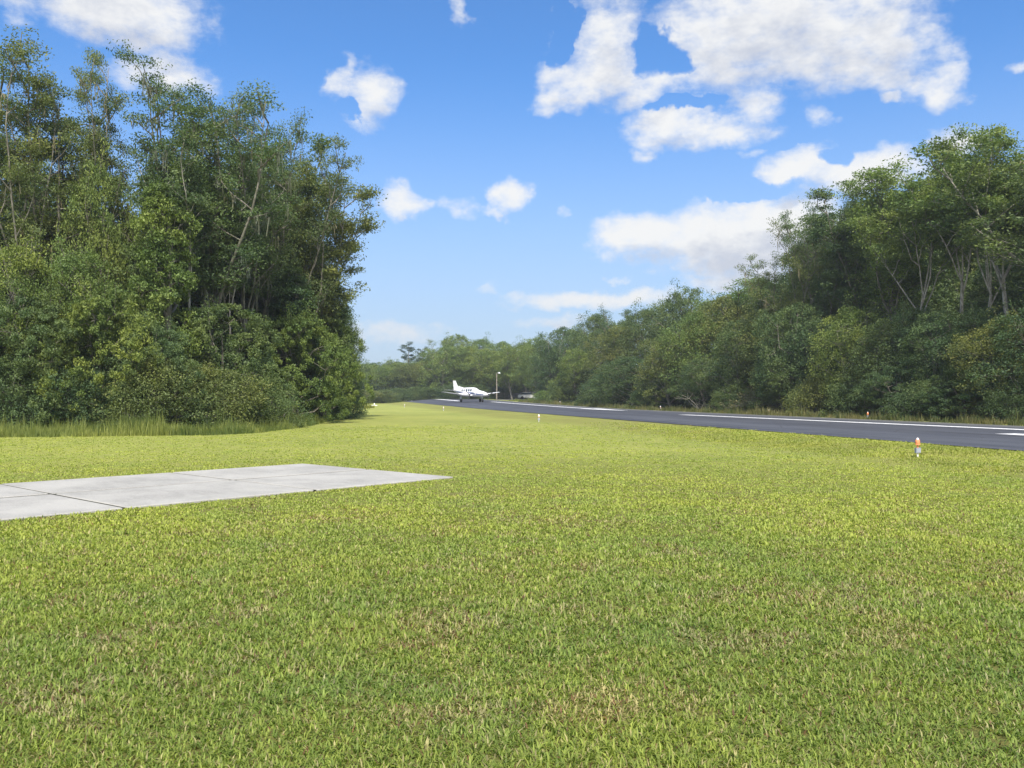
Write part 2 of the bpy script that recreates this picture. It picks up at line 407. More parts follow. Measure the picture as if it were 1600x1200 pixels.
def stripe(n0, s0, n1, s1, w, dz=.036):
    L = s1 - s0; k = max(2, int(abs(L) / 1.0))
    return strip('runway_marking', lambda s: (n0 + (n1 - n0) * (s - s0) / L - w / 2, n0 + (n1 - n0) * (s - s0) / L + w / 2),
                 [s0 + L * i / k for i in range(k + 1)], 2, dz, M['paint'])
marks = []
a = to_ns(*G(1700, 677.0)); b = to_ns(*G(1066, 648.6)); marks.append(stripe(a[0], a[1], b[0], b[1], .75))
a = to_ns(*G(1556, 679)); marks.append(stripe(26.35, a[1] - 14, 26.35, a[1], .95))
m2a, m2b = 84.0, 150.0
marks.append(stripe(30.6, 97, 29.6, 150, .7)); 
# arrow head at the near end of that stripe
def arrow(n, s0, s1, w):
    k = 12; return strip('runway_marking', lambda s: (n - w * (s - s0) / (s1 - s0) / 2 - .02, n + w * (s - s0) / (s1 - s0) / 2 + .02), [s0 + (s1 - s0) * i / k for i in range(k + 1)], 2, .037, M['paint'])
marks.append(arrow(30.6, 84, 97, 2.4))
marks.append(stripe(25.6, 160, 25.2, 215, .9)); marks.append(stripe(20.2, 190, 20.2, 230, .5))
for o in marks: tag(o, kind='structure')

# concrete slab: corner and axes from the photograph
cx, cy = G(708, 747.5); pa = at(2050, 1.0); pb = at(-730, 1.0)
U = np.array([1250 / F, 1.0]); U = -U / np.linalg.norm(U)          # towards the camera's left
Vv = np.array([-1530 / F, 1.0]); Vv = Vv / np.linalg.norm(Vv)      # away to the left
P0 = np.array([cx, cy])
q1 = np.array(G(500, 769)); sp = float(np.dot(q1 - P0, U))         # joint spacing
q2 = np.array(G(452, 728)); dep = float(np.dot(q2 - P0, Vv))
jn = .065
def slab_pt(u, v): p = P0 + U * u + Vv * v; return p
jl = .12; rows = [(0, dep * .52 - jl / 2), (dep * .52 + jl / 2, dep)]
mb = MB(); nu = 6
zt = .035
for (v0, v1) in rows:
    for i in range(nu):
        u0 = i * sp + (jn / 2 if i else 0); u1 = (i + 1) * sp - jn / 2
        zj = zt + rw.uniform(-.004, .004)
        c = [slab_pt(u0, v0), slab_pt(u1, v0), slab_pt(u1, v1), slab_pt(u0, v1)]
        e = .012
        inn = [slab_pt(u0 + e, v0 + e), slab_pt(u1 - e, v0 + e), slab_pt(u1 - e, v1 - e), slab_pt(u0 + e, v1 - e)]
        vs = [(p[0], p[1], -.1) for p in c] + [(p[0], p[1], zj - e) for p in c] + [(p[0], p[1], zj) for p in inn]
        mb.add(vs, [(0, 1, 5, 4), (1, 2, 6, 5), (2, 3, 7, 6), (3, 0, 4, 7), (4, 5, 9, 8), (5, 6, 10, 9), (6, 7, 11, 10), (7, 4, 8, 11), (8, 9, 10, 11)])
tag(mb.build('concrete_pad', M['concrete']), kind='structure')
mb = MB()
cs = [slab_pt(.02, .02), slab_pt(nu * sp - .02, .02), slab_pt(nu * sp - .02, dep - .02), slab_pt(.02, dep - .02)]
mb.add([(p[0], p[1], zt - .012) for p in cs], [(0, 1, 2, 3)])
tag(mb.build('pad_joints', M['sealant']), kind='structure')
def in_slab(x, y, m=0.0):
    dx = x - P0[0]; dy = y - P0[1]; u = dx * U[0] + dy * U[1]; v = dx * Vv[0] + dy * Vv[1]
    # U and Vv are nearly perpendicular
    return (u > -m) & (u < nu * sp + m) & (v > -m) & (v < dep + m)

# ------------------------------------------------------------------ grass
def blades(rng, X, Y, Z, L, Wd, lean, az, col, fold=.0):
    """five-vertex bent blades; all arguments arrays"""
    n = len(X); dx = np.cos(az); dy = np.sin(az); px = -dy; py = dx
    h1 = L * .55; out1 = h1 * np.sin(lean * .6); up1 = h1 * np.cos(lean * .6)
    out2 = out1 + L * .45 * np.sin(np.minimum(lean * 1.5, 1.75)); up2 = up1 + L * .45 * np.cos(np.minimum(lean * 1.5, 1.75))
    V = np.empty((n, 5, 3), np.float32)
    V[:, 0] = np.stack([X - px * Wd * .5, Y - py * Wd * .5, Z], -1); V[:, 1] = np.stack([X + px * Wd * .5, Y + py * Wd * .5, Z], -1)
    V[:, 2] = np.stack([X + dx * out1 + px * Wd * .42, Y + dy * out1 + py * Wd * .42, Z + up1], -1)
    V[:, 3] = np.stack([X + dx * out1 - px * Wd * .42, Y + dy * out1 - py * Wd * .42, Z + up1], -1)
    V[:, 4] = np.stack([X + dx * out2, Y + dy * out2, Z + up2], -1)
    b = np.arange(n)[:, None] * 5
    Q = b + np.array([[0, 1, 2, 3]]); T = b + np.array([[3, 2, 4]])
    C = np.repeat(col[:, None, :], 5, 1)
    return V.reshape(-1, 3), Q, T, C.reshape(-1, 3)
def vnoise(x, y, seed, cell):
    """cheap smooth value noise"""
    r = np.random.default_rng(seed).random((257, 257)); fx = x / cell + 1000; fy = y / cell + 1000
    ix = np.floor(fx).astype(int); iy = np.floor(fy).astype(int); tx = fx - ix; ty = fy - iy
    tx = tx * tx * (3 - 2 * tx); ty = ty * ty * (3 - 2 * ty)
    g = lambda a, b: r[a % 257, b % 257]
    return (g(ix, iy) * (1 - tx) + g(ix + 1, iy) * tx) * (1 - ty) + (g(ix, iy + 1) * (1 - tx) + g(ix + 1, iy + 1) * tx) * ty

def lawn_grass():
    rng = np.random.default_rng(11); NTUFT = 210000; k = 7
    e = .55; lo, hi = 2.7, 48.0                    # tufts thin out with distance
    u = rng.random(NTUFT); d = (lo ** e + u * (hi ** e - lo ** e)) ** (1 / e)
    lat = (rng.random(NTUFT) * 2 - 1) * (d * .66 + .9)
    x = lat; y = d
    n = x * NV[0] + y * NV[1]
    ok = (n < N0 - .02 + .12 * rng.random(NTUFT)) & ~in_slab(x, y, -.01)
    bald = vnoise(x, y, 3, .35) * .6 + vnoise(x, y, 4, .12) * .4
    ok &= (bald > .22) | (rng.random(NTUFT) < .45)
    ok &= rng.random(NTUFT) > np.maximum(sst(7, 26, d) * .78 * (1 - .7 * sst(12, 14, x * NV[0] + y * NV[1])), sst(24, 48, d) * .98)
    x, y, d = x[ok], y[ok], d[ok]; n = n[ok]
    m = len(x); sc = (np.maximum(d, 3) / 3.2) ** .62
    X = np.repeat(x, k) + rng.normal(0, 1, m * k) * np.repeat(.014 * sc, k); Y = np.repeat(y, k) + rng.normal(0, 1, m * k) * np.repeat(.014 * sc, k)
    D = np.repeat(d, k); S = np.repeat(sc, k)
    vig = np.repeat(vnoise(x, y, 8, .5) * .5 + vnoise(x, y, 9, 1.6) * .5, k)
    L = (.026 + .036 * rng.random(m * k) ** 1.4) * (.72 + .6 * vig) * S ** .22 * (1 - .45 * sst(5, 16, D))
    Wd = (.0052 + .0052 * rng.random(m * k)) * S * .85
    lean = .45 + 1.0 * rng.random(m * k)
    az = rng.random(m * k) * 6.283
    # colours
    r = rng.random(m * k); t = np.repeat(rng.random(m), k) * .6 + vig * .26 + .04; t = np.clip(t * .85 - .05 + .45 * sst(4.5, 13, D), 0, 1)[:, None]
    vb = sst(11.8, 14, np.repeat(n, k)) * (D < 60); L = L * (1 + 1.1 * vb * np.repeat(vnoise(x, y, 15, .8), k))
    A = np.array([.118, .185, .042]); B = np.array([.375, .430, .100]); Cc = A * (1 - t) + B * t
    Cc = Cc * (.7 + .6 * rng.random((m * k, 1)))
    patch = vnoise(X, Y, 12, .6) * .55 + vnoise(X, Y, 14, .22) * .45; patch2 = vnoise(X, Y, 13, 2.6)
    dryp = (.11 + .36 * sst(.55, .78, patch)) * (1 - .6 * sst(6, 16, D)) + .06 * sst(.6, .85, patch2)
    nn = np.repeat(n, k); dryp = dryp + .25 * sst(11.5, 14, nn)
    dry = r < dryp; Cc[dry] = np.array([.40, .37, .19]) * (.5 + .7 * rng.random((dry.sum(), 1)))
    br = (r > .975 - .08 * sst(.55, .8, patch)); Cc[br] = np.array([.15, .085, .05]) * (.6 + .8 * rng.random((br.sum(), 1)))
    Cc *= 1 + sst(.45, .85, vnoise(X, Y, 21, .9) * .6 + vnoise(X, Y, 22, .3) * .4)[:, None] * np.array([-.09, -.03, .05])
    Cc = Cc * (1 - .30 * (sst(12, 14, nn) * sst(.25, .6, vnoise(X, Y, 31, 1.3)))[:, None] * np.array([.9, 1.0, .8]))
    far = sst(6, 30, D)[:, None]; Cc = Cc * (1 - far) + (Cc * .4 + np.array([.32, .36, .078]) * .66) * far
    Z = terrain(X, Y) - .004
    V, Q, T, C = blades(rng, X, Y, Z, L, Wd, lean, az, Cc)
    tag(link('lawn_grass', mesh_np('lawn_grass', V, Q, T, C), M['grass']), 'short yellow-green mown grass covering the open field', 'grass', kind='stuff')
lawn_grass()

def tall_grass(name, pts, spread, count, h0, h1, wd, cols, label, seed):
    rng = np.random.default_rng(seed); pts = np.array(pts, float)
    seg = np.linalg.norm(np.diff(pts, axis=0), axis=1); cum = np.concatenate([[0], np.cumsum(seg)])
    nt = count // 9; s = rng.random(nt) * cum[-1]
    x = np.interp(s, cum, pts[:, 0]); y = np.interp(s, cum, pts[:, 1])
    off = (rng.random(nt) ** 1.3) * spread; ang = np.arctan2(np.interp(s, cum, np.append(np.diff(pts[:, 1]), np.diff(pts[:, 1])[-1])), np.interp(s, cum, np.append(np.diff(pts[:, 0]), np.diff(pts[:, 0])[-1])))
    x = x - np.sin(ang) * off; y = y + np.cos(ang) * off
    hh = (.18 + .95 * (vnoise(x, y, seed + 1, 1.1) * .6 + vnoise(x, y, seed + 5, .35) * .4) ** 1.3 * 1.25) * (.55 + .45 * np.minimum(1, off / (spread * .35)))
    k = 9; m = nt
    X = np.repeat(x, k) + rng.normal(0, .07, m * k); Y = np.repeat(y, k) + rng.normal(0, .07, m * k)
    L = np.repeat(hh * (1 + .6 * (rng.random(m) > .93)), k) * (h0 + (h1 - h0) * rng.random(m * k) ** 2.0); Wd = wd * (.6 + .8 * rng.random(m * k))
    lean = .05 + .45 * rng.random(m * k) ** 1.3; az = rng.random(m * k) * 6.283
    t = rng.random((m * k, 1)) * .5 + .5 * np.repeat(sst(.3, .7, vnoise(x, y, seed + 2, 1.2)), k)[:, None]
    C = np.array(cols[0]) * (1 - t) + np.array(cols[1]) * t
    V, Q, T, C = blades(rng, X, Y, terrain(X, Y) - .01, L, Wd, lean, az, C)
    tag(link(name, mesh_np(name, V, Q, T, C), M['grass']), label, 'grass', kind='stuff')

edgeL = [at(-120, 30), at(0, 31.6), at(120, 31.8), at(230, 32.6), at(330, 33.2), at(400, 35.6), at(455, 41), at(500, 49), at(525, 62), at(538, 84)]
tall_grass('tall_grass', edgeL, 4.6, 80000, .30, 1.0, .018, [(.07, .115, .03), (.27, .30, .09)], 'tall uncut grass along the foot of the left wood', 31)
tall_grass('tall_grass', [at(536, 92), at(548, 100), at(585, 112), ], 4, 9000, .4, 1.1, .035, [(.12, .16, .03), (.26, .26, .06)], 'tufted yellow grass at the far corner of the left wood', 41)
edgeR = [ns(35.6, s) for s in (175, 150, 120, 95, 75, 60, 45, 30, 15, 0)]
edgeR = edgeR[::-1]
tall_grass('verge_weeds', [ns(36.6, s) for s in (0, 20, 40, 60, 80, 100, 120, 150)], 2.2, 40000, .25, .75, .035, [(.07, .10, .025), (.24, .20, .09)], 'brown and green weeds between runway and right wood', 51)
tall_grass('far_grass', [at(545, 190), at(600, 205), at(660, 210), at(700, 215), at(760, 220)], 8, 14000, .5, 1.3, .07, [(.10, .15, .03), (.24, .25, .06)], 'light green rough grass below the far tree line', 61)
tall_grass('grass_island', [at(795, 163), at(846, 160)], 6, 9000, .2, .5, .05, [(.14, .18, .03), (.26, .27, .05)], 'small grassy island between runway and taxiway', 71)

# ------------------------------------------------------------------ trees
UP = np.array([0, 0, 1.0])
def nrm(v): return v / (np.linalg.norm(v) + 1e-9)
class Wood:
    def __init__(s): s.V = []; s.Q = []; s.b = 0
    def tube(s, pts, rad, k):
        pts = np.array(pts); n = len(pts); d = np.gradient(pts, axis=0); d /= np.linalg.norm(d, axis=1)[:, None] + 1e-9
        ref = np.array([1.0, .13, .07]) if abs(d[0][0]) < .9 else np.array([0, 1.0, .1])
        a = np.cross(d, ref); a /= np.linalg.norm(a, axis=1)[:, None] + 1e-9; b = np.cross(d, a)
        t = np.arange(k) * 2 * np.pi / k
        R = pts[:, None, :] + (a[:, None, :] * np.cos(t)[None, :, None] + b[:, None, :] * np.sin(t)[None, :, None]) * np.array(rad)[:, None, None]
        s.V.append(R.reshape(-1, 3))
        i = (np.arange(n - 1)[:, None] * k + np.arange(k)[None, :]); j = (np.arange(n - 1)[:, None] * k + (np.arange(k) + 1)[None, :] % k)
        s.Q.append(np.stack([i, j, j + k, i + k], -1).reshape(-1, 4) + s.b); s.b += n * k
    def mesh(s, name): return mesh_np(name, np.concatenate(s.V), np.concatenate(s.Q), smooth=True)

def curve(rng, p, d, L, n, wob, trop):
    pts = [p]; 
    for i in range(n):
        d = nrm(d + rng.normal(0, wob, 3) + UP * trop); p = p + d * L / n; pts.append(p)
    return pts, d

def leaves(rng, cen, sig, per, size, cA, cB, flat=.7, droop=0.0):
    """rhombic leaves scattered round cluster centres"""
    n = len(cen) * per; c = np.repeat(cen, per, 0); sg = np.repeat(sig, per)[:, None]
    dv = rng.normal(0, 1, (n, 3)); dv /= np.linalg.norm(dv, axis=1)[:, None]
    p = c + dv * rng.random((n, 1)) ** .45 * 1.75 * sg * np.array([1, 1, flat])
    nr = rng.normal(0, 1, (n, 3)) * .8 + UP * .75; nr /= np.linalg.norm(nr, axis=1)[:, None]
    ax = rng.normal(0, 1, (n, 3)); ax[:, 2] -= droop; ax -= nr * (ax * nr).sum(1)[:, None]; ax /= np.linalg.norm(ax, axis=1)[:, None]
    sd = np.cross(nr, ax); L = size * (.6 + .8 * rng.random(n))[:, None]; w = L * .42
    V = np.stack([p - ax * L * .5, p + sd * w * .55 + ax * L * .05, p + ax * L * .5, p - sd * w * .5 + ax * L * .05], 1)
    Q = np.arange(n)[:, None] * 4 + np.arange(4)[None, :]
    g = np.repeat(rng.random(len(cen) // 34 + 1), 34)[:len(cen)]
    ct = np.repeat(rng.random(len(cen)) * .4 + g * .25, per) + rng.random(n) * .35; ct = ct[:, None]
    C = np.array(cA) * (1 - ct) + np.array(cB) * ct
    return V.reshape(-1, 3), Q, np.repeat(C, 4, 0)

GA = (.050, .088, .036); GB = (.160, .215, .088)
def moss_geo(rng, pts, cnt, lo, hi):
    pts = np.array(pts); c = pts[rng.integers(0, len(pts), cnt)] + rng.normal(0, .12, (cnt, 3)); k = 5
    c = np.repeat(c, k, 0) + rng.normal(0, .07, (cnt * k, 3)); n = len(c)
    L = lo + (hi - lo) * rng.random(n) ** 2; w = .018 + .025 * rng.random(n); a = rng.random(n) * 6.28
    dx = np.cos(a) * w; dy = np.sin(a) * w; off = rng.normal(0, .06, (n, 2))
    V = np.empty((n, 4, 3)); V[:, 0] = c + np.stack([-dx, -dy, 0 * dx], -1); V[:, 1] = c + np.stack([dx, dy, 0 * dx], -1)
    V[:, 2] = c + np.stack([dx * .4 + off[:, 0], dy * .4 + off[:, 1], -L], -1); V[:, 3] = c + np.stack([-dx * .4 + off[:, 0], -dy * .4 + off[:, 1], -L], -1)
    return V.reshape(-1, 3), np.arange(n)[:, None] * 4 + np.arange(4)[None, :]

def tall_tree(seed, H=18, r0=.24, fork=.38, nl=5, steep=.30, sub=8, tw=5, size=.15, per=34, leafy=1.0, moss=0, lean=(0, 0), sig=.30, low=.15):
    """slender wood-edge tree: forked trunk, ascending limbs, leaf clusters at the twig ends"""
    rng = np.random.default_rng(seed); w = Wood(); cen = []; sg = []; limbpts = []
    hf = H * fork
    pts, d = curve(rng, np.zeros(3) - UP * .2, nrm(np.array([lean[0], lean[1], 1.0])), hf, 6, .05, .12)
    w.tube(pts, np.linspace(r0, r0 * .68, len(pts)) * np.array([1.35] + [1] * (len(pts) - 1)), 9)
    top = pts[-1]
    for i in range(nl):
        a = 6.283 * (i + rng.random() * .6) / nl; st = steep * (.35 + rng.random() * .9) if i else .08
        dd = nrm(np.array([math.cos(a) * st + lean[0], math.sin(a) * st + lean[1], 1.0]))
        start = pts[-1] if i < 3 else pts[-2] * .6 + pts[-1] * .4
        L = (H - hf) * (.78 + .26 * rng.random())
        lp, ld = curve(rng, start, dd, L, 8, .10, .07)
        rr = np.linspace(r0 * .42, .022, len(lp)); w.tube(lp, rr, 6); limbpts += lp[1:]
        lp = np.array(lp)
        for j in range(sub):
            f = low + (1 - low) * (j + rng.random()) / sub; k = f * (len(lp) - 1); i0 = min(int(k), len(lp) - 2); q = lp[i0] * (1 - k + i0) + lp[i0 + 1] * (k - i0)
            b = rng.random() * 6.283; ln = (H * .15) * (.55 + .7 * rng.random()) * (1.15 - .5 * f)
            sp_, sd_ = curve(rng, q, nrm(np.array([math.cos(b), math.sin(b), .55 + .5 * rng.random()])), ln, 4, .2, .10)
            w.tube(sp_, np.linspace(.045, .014, len(sp_)), 4); limbpts += sp_[1:]
            for t in range(tw):
                q2 = sp_[1 + int(rng.random() * 3.99)]; b = rng.random() * 6.283
                tp, _ = curve(rng, q2, nrm(np.array([math.cos(b), math.sin(b), .3 + .5 * rng.random()])), ln * .38, 2, .25, .05)
                w.tube(tp, [.016, .012, .006], 3)
                if rng.random() < leafy: cen.append(tp[-1]); sg.append(sig * (.6 + .7 * rng.random()))
                if rng.random() < leafy * .6: cen.append(tp[1]); sg.append(sig * .7)
            cen.append(sp_[-1]); sg.append(sig)
    cen = np.array(cen); sg = np.array(sg)
    V, Q, C = leaves(rng, cen, sg, per, size, GA, GB, .40)
    out = dict(trunk=w.mesh('trunk'), crown=mesh_np('crown', V, Q, None, C), H=float(np.percentile(V[:, 2], 99.8)), W=float(np.percentile(np.abs(V[:, :2]), 92)) * 2)
    if moss:
        MV, MQ = moss_geo(rng, limbpts, moss, .2, 1.1)
        V2 = np.concatenate([V, MV]); Q2 = np.concatenate([Q, MQ + len(V)])
        C2 = np.concatenate([C, np.repeat(np.array([[.17, .175, .135]]), len(MV), 0)]); out['crown'] = mesh_np('crown', V2, Q2, None, C2)
    return out

def lobed(seed, H=10, Wd=7, base=.12, lobes=16, per=36, cl=34, size=.16, trunk=True, r0=.18, shape=1.0, stems=1, shaggy=.16, droop=.4, cA=GA, cB=GB, topper=0):
    """full crown or vine-hung mound: many leafy lobes of uneven size round bent limbs"""
    rng = np.random.default_rng(seed); w = Wood(); C_ = []; S_ = []; LC = []
    hs = [np.array([rng.normal(0, .02), rng.normal(0, .02), 0]) for _ in range(stems)]
    trunks = []
    for h in hs:
        L = H * (.62 + .2 * rng.random()); lean = rng.normal(0, .12 if stems == 1 else .28, 2)
        tp, _ = curve(rng, h - UP * .2, nrm(np.array([lean[0], lean[1], 1])), L, 7, .07, .05)
        w.tube(tp, np.linspace(r0, r0 * .35, len(tp)), 8); trunks.append(np.array(tp))
    for i in range(lobes):
        f = (i + .5) / lobes; zc = base + (1 - base) * (.12 + .80 * f ** .85)
        env = math.sin(math.pi * min(1, max(0.05, (zc - base * .3) / (1.02)))) ** .55 if shape == 1 else (1.0 - .62 * zc ** 2.2)
        a = i * 2.399 + rng.random() * .7; rad = Wd * .5 * env * (.30 + .42 * rng.random()) * (1 if f < .9 else .4)
        rho = Wd * (.17 + .10 * rng.random()) * (.75 if f > .85 else 1)
        c = np.array([math.cos(a) * rad, math.sin(a) * rad, H * zc - rho * .35])
        t = trunks[i % len(trunks)]; q = t[min(len(t) - 1, max(1, int(len(t) * min(.95, max(.12, (c[2] - rad * .6) / H / .8)))))]
        mid = (q + c) * .5 + rng.normal(0, .12 * rad + .05, 3); w.tube([q, mid, c, c + (c - mid) * .4], [r0 * .38, r0 * .26, r0 * .14, .01], 5)
        LC.append(c)
        dirs = rng.normal(0, 1, (cl, 3)); outd = nrm(c * np.array([1, 1, 0]) + UP * .25 * H * (zc - .4)); dirs += outd * .55 + UP * .30
        dirs /= np.linalg.norm(dirs, axis=1)[:, None]
        rr = rho * (.62 + .46 * rng.random((cl, 1)) ** .5); pc = c + dirs * rr * np.array([1.05, 1.05, .85])
        pc[:, 2] = np.maximum(pc[:, 2], .15); C_.append(pc); S_.append(np.full(cl, rho * shaggy) * (.7 + .7 * rng.random(cl)))
        for _ in range(5):
            e = pc[int(rng.random() * cl)]; w.tube([c, (c + e) / 2 + rng.normal(0, .08, 3), e], [r0 * .10 + .008, .012, .006], 3)
    for _ in range(topper):                 # loose shoots standing out of the crown
        p = LC[int(len(LC) * (.35 + .65 * rng.random()))]; a = math.atan2(p[1], p[0]) + rng.normal(0, .8)
        tp, _ = curve(rng, p, nrm(np.array([math.cos(a) * .4, math.sin(a) * .4, 1])), H * .13 + Wd * .10, 3, .15, .1); w.tube(tp, [.03, .02, .014, .008], 3)
        C_.append(np.array(tp[1:])); S_.append(np.linspace(Wd * .07, Wd * .045, len(tp) - 1))
    # ragged outliers
    cen = np.concatenate(C_); sg = np.concatenate(S_); V, Q, C = leaves(rng, cen, sg, per, size, cA, cB, .75, droop)
    V[:, 2] = np.maximum(V[:, 2], .02)
    return dict(trunk=w.mesh('trunk'), crown=mesh_np('crown', V, Q, None, C), H=float(np.percentile(V[:, 2], 99.7)), W=float(np.percentile(np.abs(V[:, :2]), 95)) * 2)

def pine(seed, H=17):
    rng = np.random.default_rng(seed); w = Wood(); C_ = []
    tp, _ = curve(rng, np.zeros(3), nrm(np.array([.03, 0, 1])), H * .96, 9, .03, .1); w.tube(tp, np.linspace(.2, .06, len(tp)), 8)
    tp = np.array(tp)
    for i in range(13):
        f = .66 + .34 * i / 13; k = f * 9; q = tp[min(9, int(k))] + UP * (k % 1) * H * .1 * (k < 9); a = i * 2.4; L = H * .17 * (1.2 - .7 * (f - .66) / .34) * (.5 + .7 * rng.random())
        bp, _ = curve(rng, q, nrm(np.array([math.cos(a), math.sin(a), .25])), L, 4, .12, .08); w.tube(bp, np.linspace(.06, .02, 5), 4)
        for p in bp[2:]: C_.append(p + rng.normal(0, .25, (4, 3)) * np.array([1, 1, .4]))
    cen = np.concatenate(C_); V, Q, C = leaves(rng, cen, np.full(len(cen), .34), 36, .2, GA, (.07, .10, .035), .5)
    return dict(trunk=w.mesh('trunk'), crown=mesh_np('crown', V, Q, None, C), H=float(V[:, 2].max()), W=float(np.percentile(np.abs(V[:, :2]), 95)) * 2)

def bare_shrub(seed, H=4.5, Wd=6, leafn=60):
    """grey leafless limbs arching out of a few stems"""
    rng = np.random.default_rng(seed); w = Wood(); tips = []
    def br(p, d, L, r, lev):
        pts, d2 = curve(rng, p, d, L, 4, .17, .02); w.tube(pts, np.linspace(r, r * .55, 5), 4 if lev else 6)
        if lev == 3: tips.append(pts[-1]); return
        for _ in range(3 + (lev > 0)):
            q = pts[1 + int(rng.random() * 3.99)]; br(q, nrm(d2 + rng.normal(0, .55, 3)), L * .58, r * .5, lev + 1)
    for i in range(4):
        a = i * 1.6 + rng.random(); br(np.zeros(3), nrm(np.array([math.cos(a), math.sin(a), 1.0])), H * .55, .06, 0)
    tips = np.array(tips)
    V, Q, C = leaves(rng, tips[rng.integers(0, len(tips), leafn)], np.full(leafn, .2), 8, .12, GA, GB)
    return dict(trunk=w.mesh('trunk'), crown=mesh_np('crown', V, Q, None, C), H=H, W=Wd)

B = {}
B['ta'] = tall_tree(101, 18, .20, .30, 5, .30, 9, 4, .125, 84, 1.0, moss=40, sig=.42)
B['tb'] = tall_tree(102, 18, .18, .36, 4, .26, 10, 4, .125, 84, 1.0, moss=25, sig=.42)
B['tc'] = tall_tree(103, 17, .22, .26, 6, .38, 9, 4, .125, 80, 1.0, moss=190, sig=.44)
B['td'] = tall_tree(104, 17, .19, .26, 6, .54, 10, 5, .125, 74, 1.0, moss=40, lean=(.02, 0), sig=.46)
B['te'] = tall_tree(105, 18, .17, .40, 6, .36, 12, 4, .18, 62, 1.0, moss=15, sig=.52, low=.0)
B['tf'] = tall_tree(106, 18, .15, .42, 7, .44, 12, 4, .18, 62, 1.0, sig=.52, low=.0)
B['tt'] = tall_tree(107, 18, .13, .52, 4, .36, 10, 5, .18, 62, 1.0, sig=.50, low=.25)
B['tu'] = tall_tree(108, 18, .14, .46, 5, .40, 9, 5, .18, 62, 1.0, sig=.50, low=.35)
B['oa'] = lobed(201, 12, 9, .22, 20, 38, 34, .185, r0=.22, topper=8)
B['ob'] = lobed(202, 12, 8, .15, 22, 38, 32, .18, r0=.2, topper=12, shaggy=.2)
B['oc'] = lobed(203, 11, 9, .10, 22, 38, 34, .185, r0=.2, topper=6)
B['ya'] = lobed(211, 8, 5, .08, 20, 40, 34, .115, r0=.1, stems=2, topper=22, shaggy=.2)
B['ma'] = lobed(221, 6.5, 7, 0, 15, 90, 36, .13, r0=.12, stems=3, shape=2, shaggy=.10, droop=1.2, topper=6)
B['mb'] = lobed(222, 6, 7, 0, 13, 90, 38, .13, r0=.12, stems=3, shape=2, shaggy=.10, droop=1.2, topper=3)
B['sa'] = lobed(231, 3.5, 6, 0, 22, 34, 36, .12, r0=.07, stems=4, shape=2, shaggy=.2, droop=.3, topper=8)
B['va'] = lobed(241, 11, 3.2, .02, 26, 42, 34, .13, r0=.22, shape=2, shaggy=.22, droop=1.6)
B['pi'] = pine(251)
B['bs'] = bare_shrub(261)
B['br'] = bare_shrub(262, 4.5, 4, 500)

PART = {'crown': 'crown', 'trunk': 'trunk'}
def plant(kind, px, Y, top, width, label, group=None, leaf='leaf_mid', bk='bark_grey', name='broadleaf_tree', cat='tree', rz=None, ax=1.0):
    b = B[kind]; x, y = at(px, Y); z = tz(x, y)
    h = (HZ - top) / F * Y + EYE - z
    rr = random.Random(int(px * 7 + Y * 13)); rz = rr.random() * 6.283 if rz is None else rz
    t = empty(name, (x, y, z), rz); t.scale = (width / b['W'] * ax, width / b['W'], h / b['H'])
    tag(t, label, cat, group)
    for pn in ('trunk', 'crown'):
        me = b[pn]; o = bpy.data.objects.new(pn, me); COL.objects.link(o); o.parent = t
        if not me.materials: me.materials.append(M['leaf_mid'])
        o.material_slots[0].link = 'OBJECT'
        o.material_slots[0].material = M[leaf] if pn == 'crown' else M[bk]
    return t

GL = 'tall trees of the left wood'; GM = 'bushes along the foot of the left wood'
def T(*a, **k): plant(*a, **k)
# --- left wood, tall front trees
T('tb', -45, 44, 60, 5.5, 'tall thin tree cut by the left edge of the photo', GL)
T('ta', 22, 42, 82, 4.6, 'slender tree second from the left edge of the left wood', GL, leaf='leaf_olive')
T('tb', 92, 44, 72, 4.8, 'tallest open-crowned tree standing above the pale young trees at left', GL, leaf='leaf_olive')
T('ta', 136, 45, 78, 3.6, 'tall thin tree just left of the notch of sky in the left wood', GL, leaf='leaf_olive')
T('tc', 254, 44, 98, 4.8, 'V-shaped forked tree right of the notch of sky, above the vine column', GL, bk='bark_grey')
T('tc', 312, 46, 126, 6.0, 'mossy tree hung with grey Spanish moss behind the pale trunk', GL)
T('tt', 297, 43.4, 200, 3.4, 'pale straight trunk rising right beside the vine column', GL, leaf='leaf_dark', bk='bark_pale')
T('ta', 372, 49, 158, 5.2, 'tall tree between the mossy tree and the round-crowned end trees', GL)
T('td', 415, 52, 184, 5.6, 'airy tree whose top steps down towards the right end of the wood', GL)
T('td', 466, 54, 218, 6.2, 'broad round-crowned tree near the right end of the left wood', GL, leaf='leaf_olive')
T('te', 436, 55, 204, 4.6, 'airy tree between the step-down tree and the broad round-crowned tree', GL)
T('te', 506, 56, 272, 5.0, 'outermost tree whose branches reach furthest right into open sky', GL, leaf='leaf_olive')
T('tt', 366, 45.8, 300, 2.6, 'thin pale sapling trunk rising out of the dark vine mound', GL, leaf='leaf_dark', bk='bark_pale')
T('va', 508, 56, 425, 3.4, 'ragged hanging foliage above the right-hand vine mound', GL, leaf='leaf_dark')
T('va', 455, 52, 420, 3.2, 'dark leafy understorey tree behind the gap between the two vine mounds', GL, leaf='leaf_dark')
T('ya', 530, 66, 470, 3.4, 'small dark tree at the extreme right tip of the left wood', GL, leaf='leaf_dark')
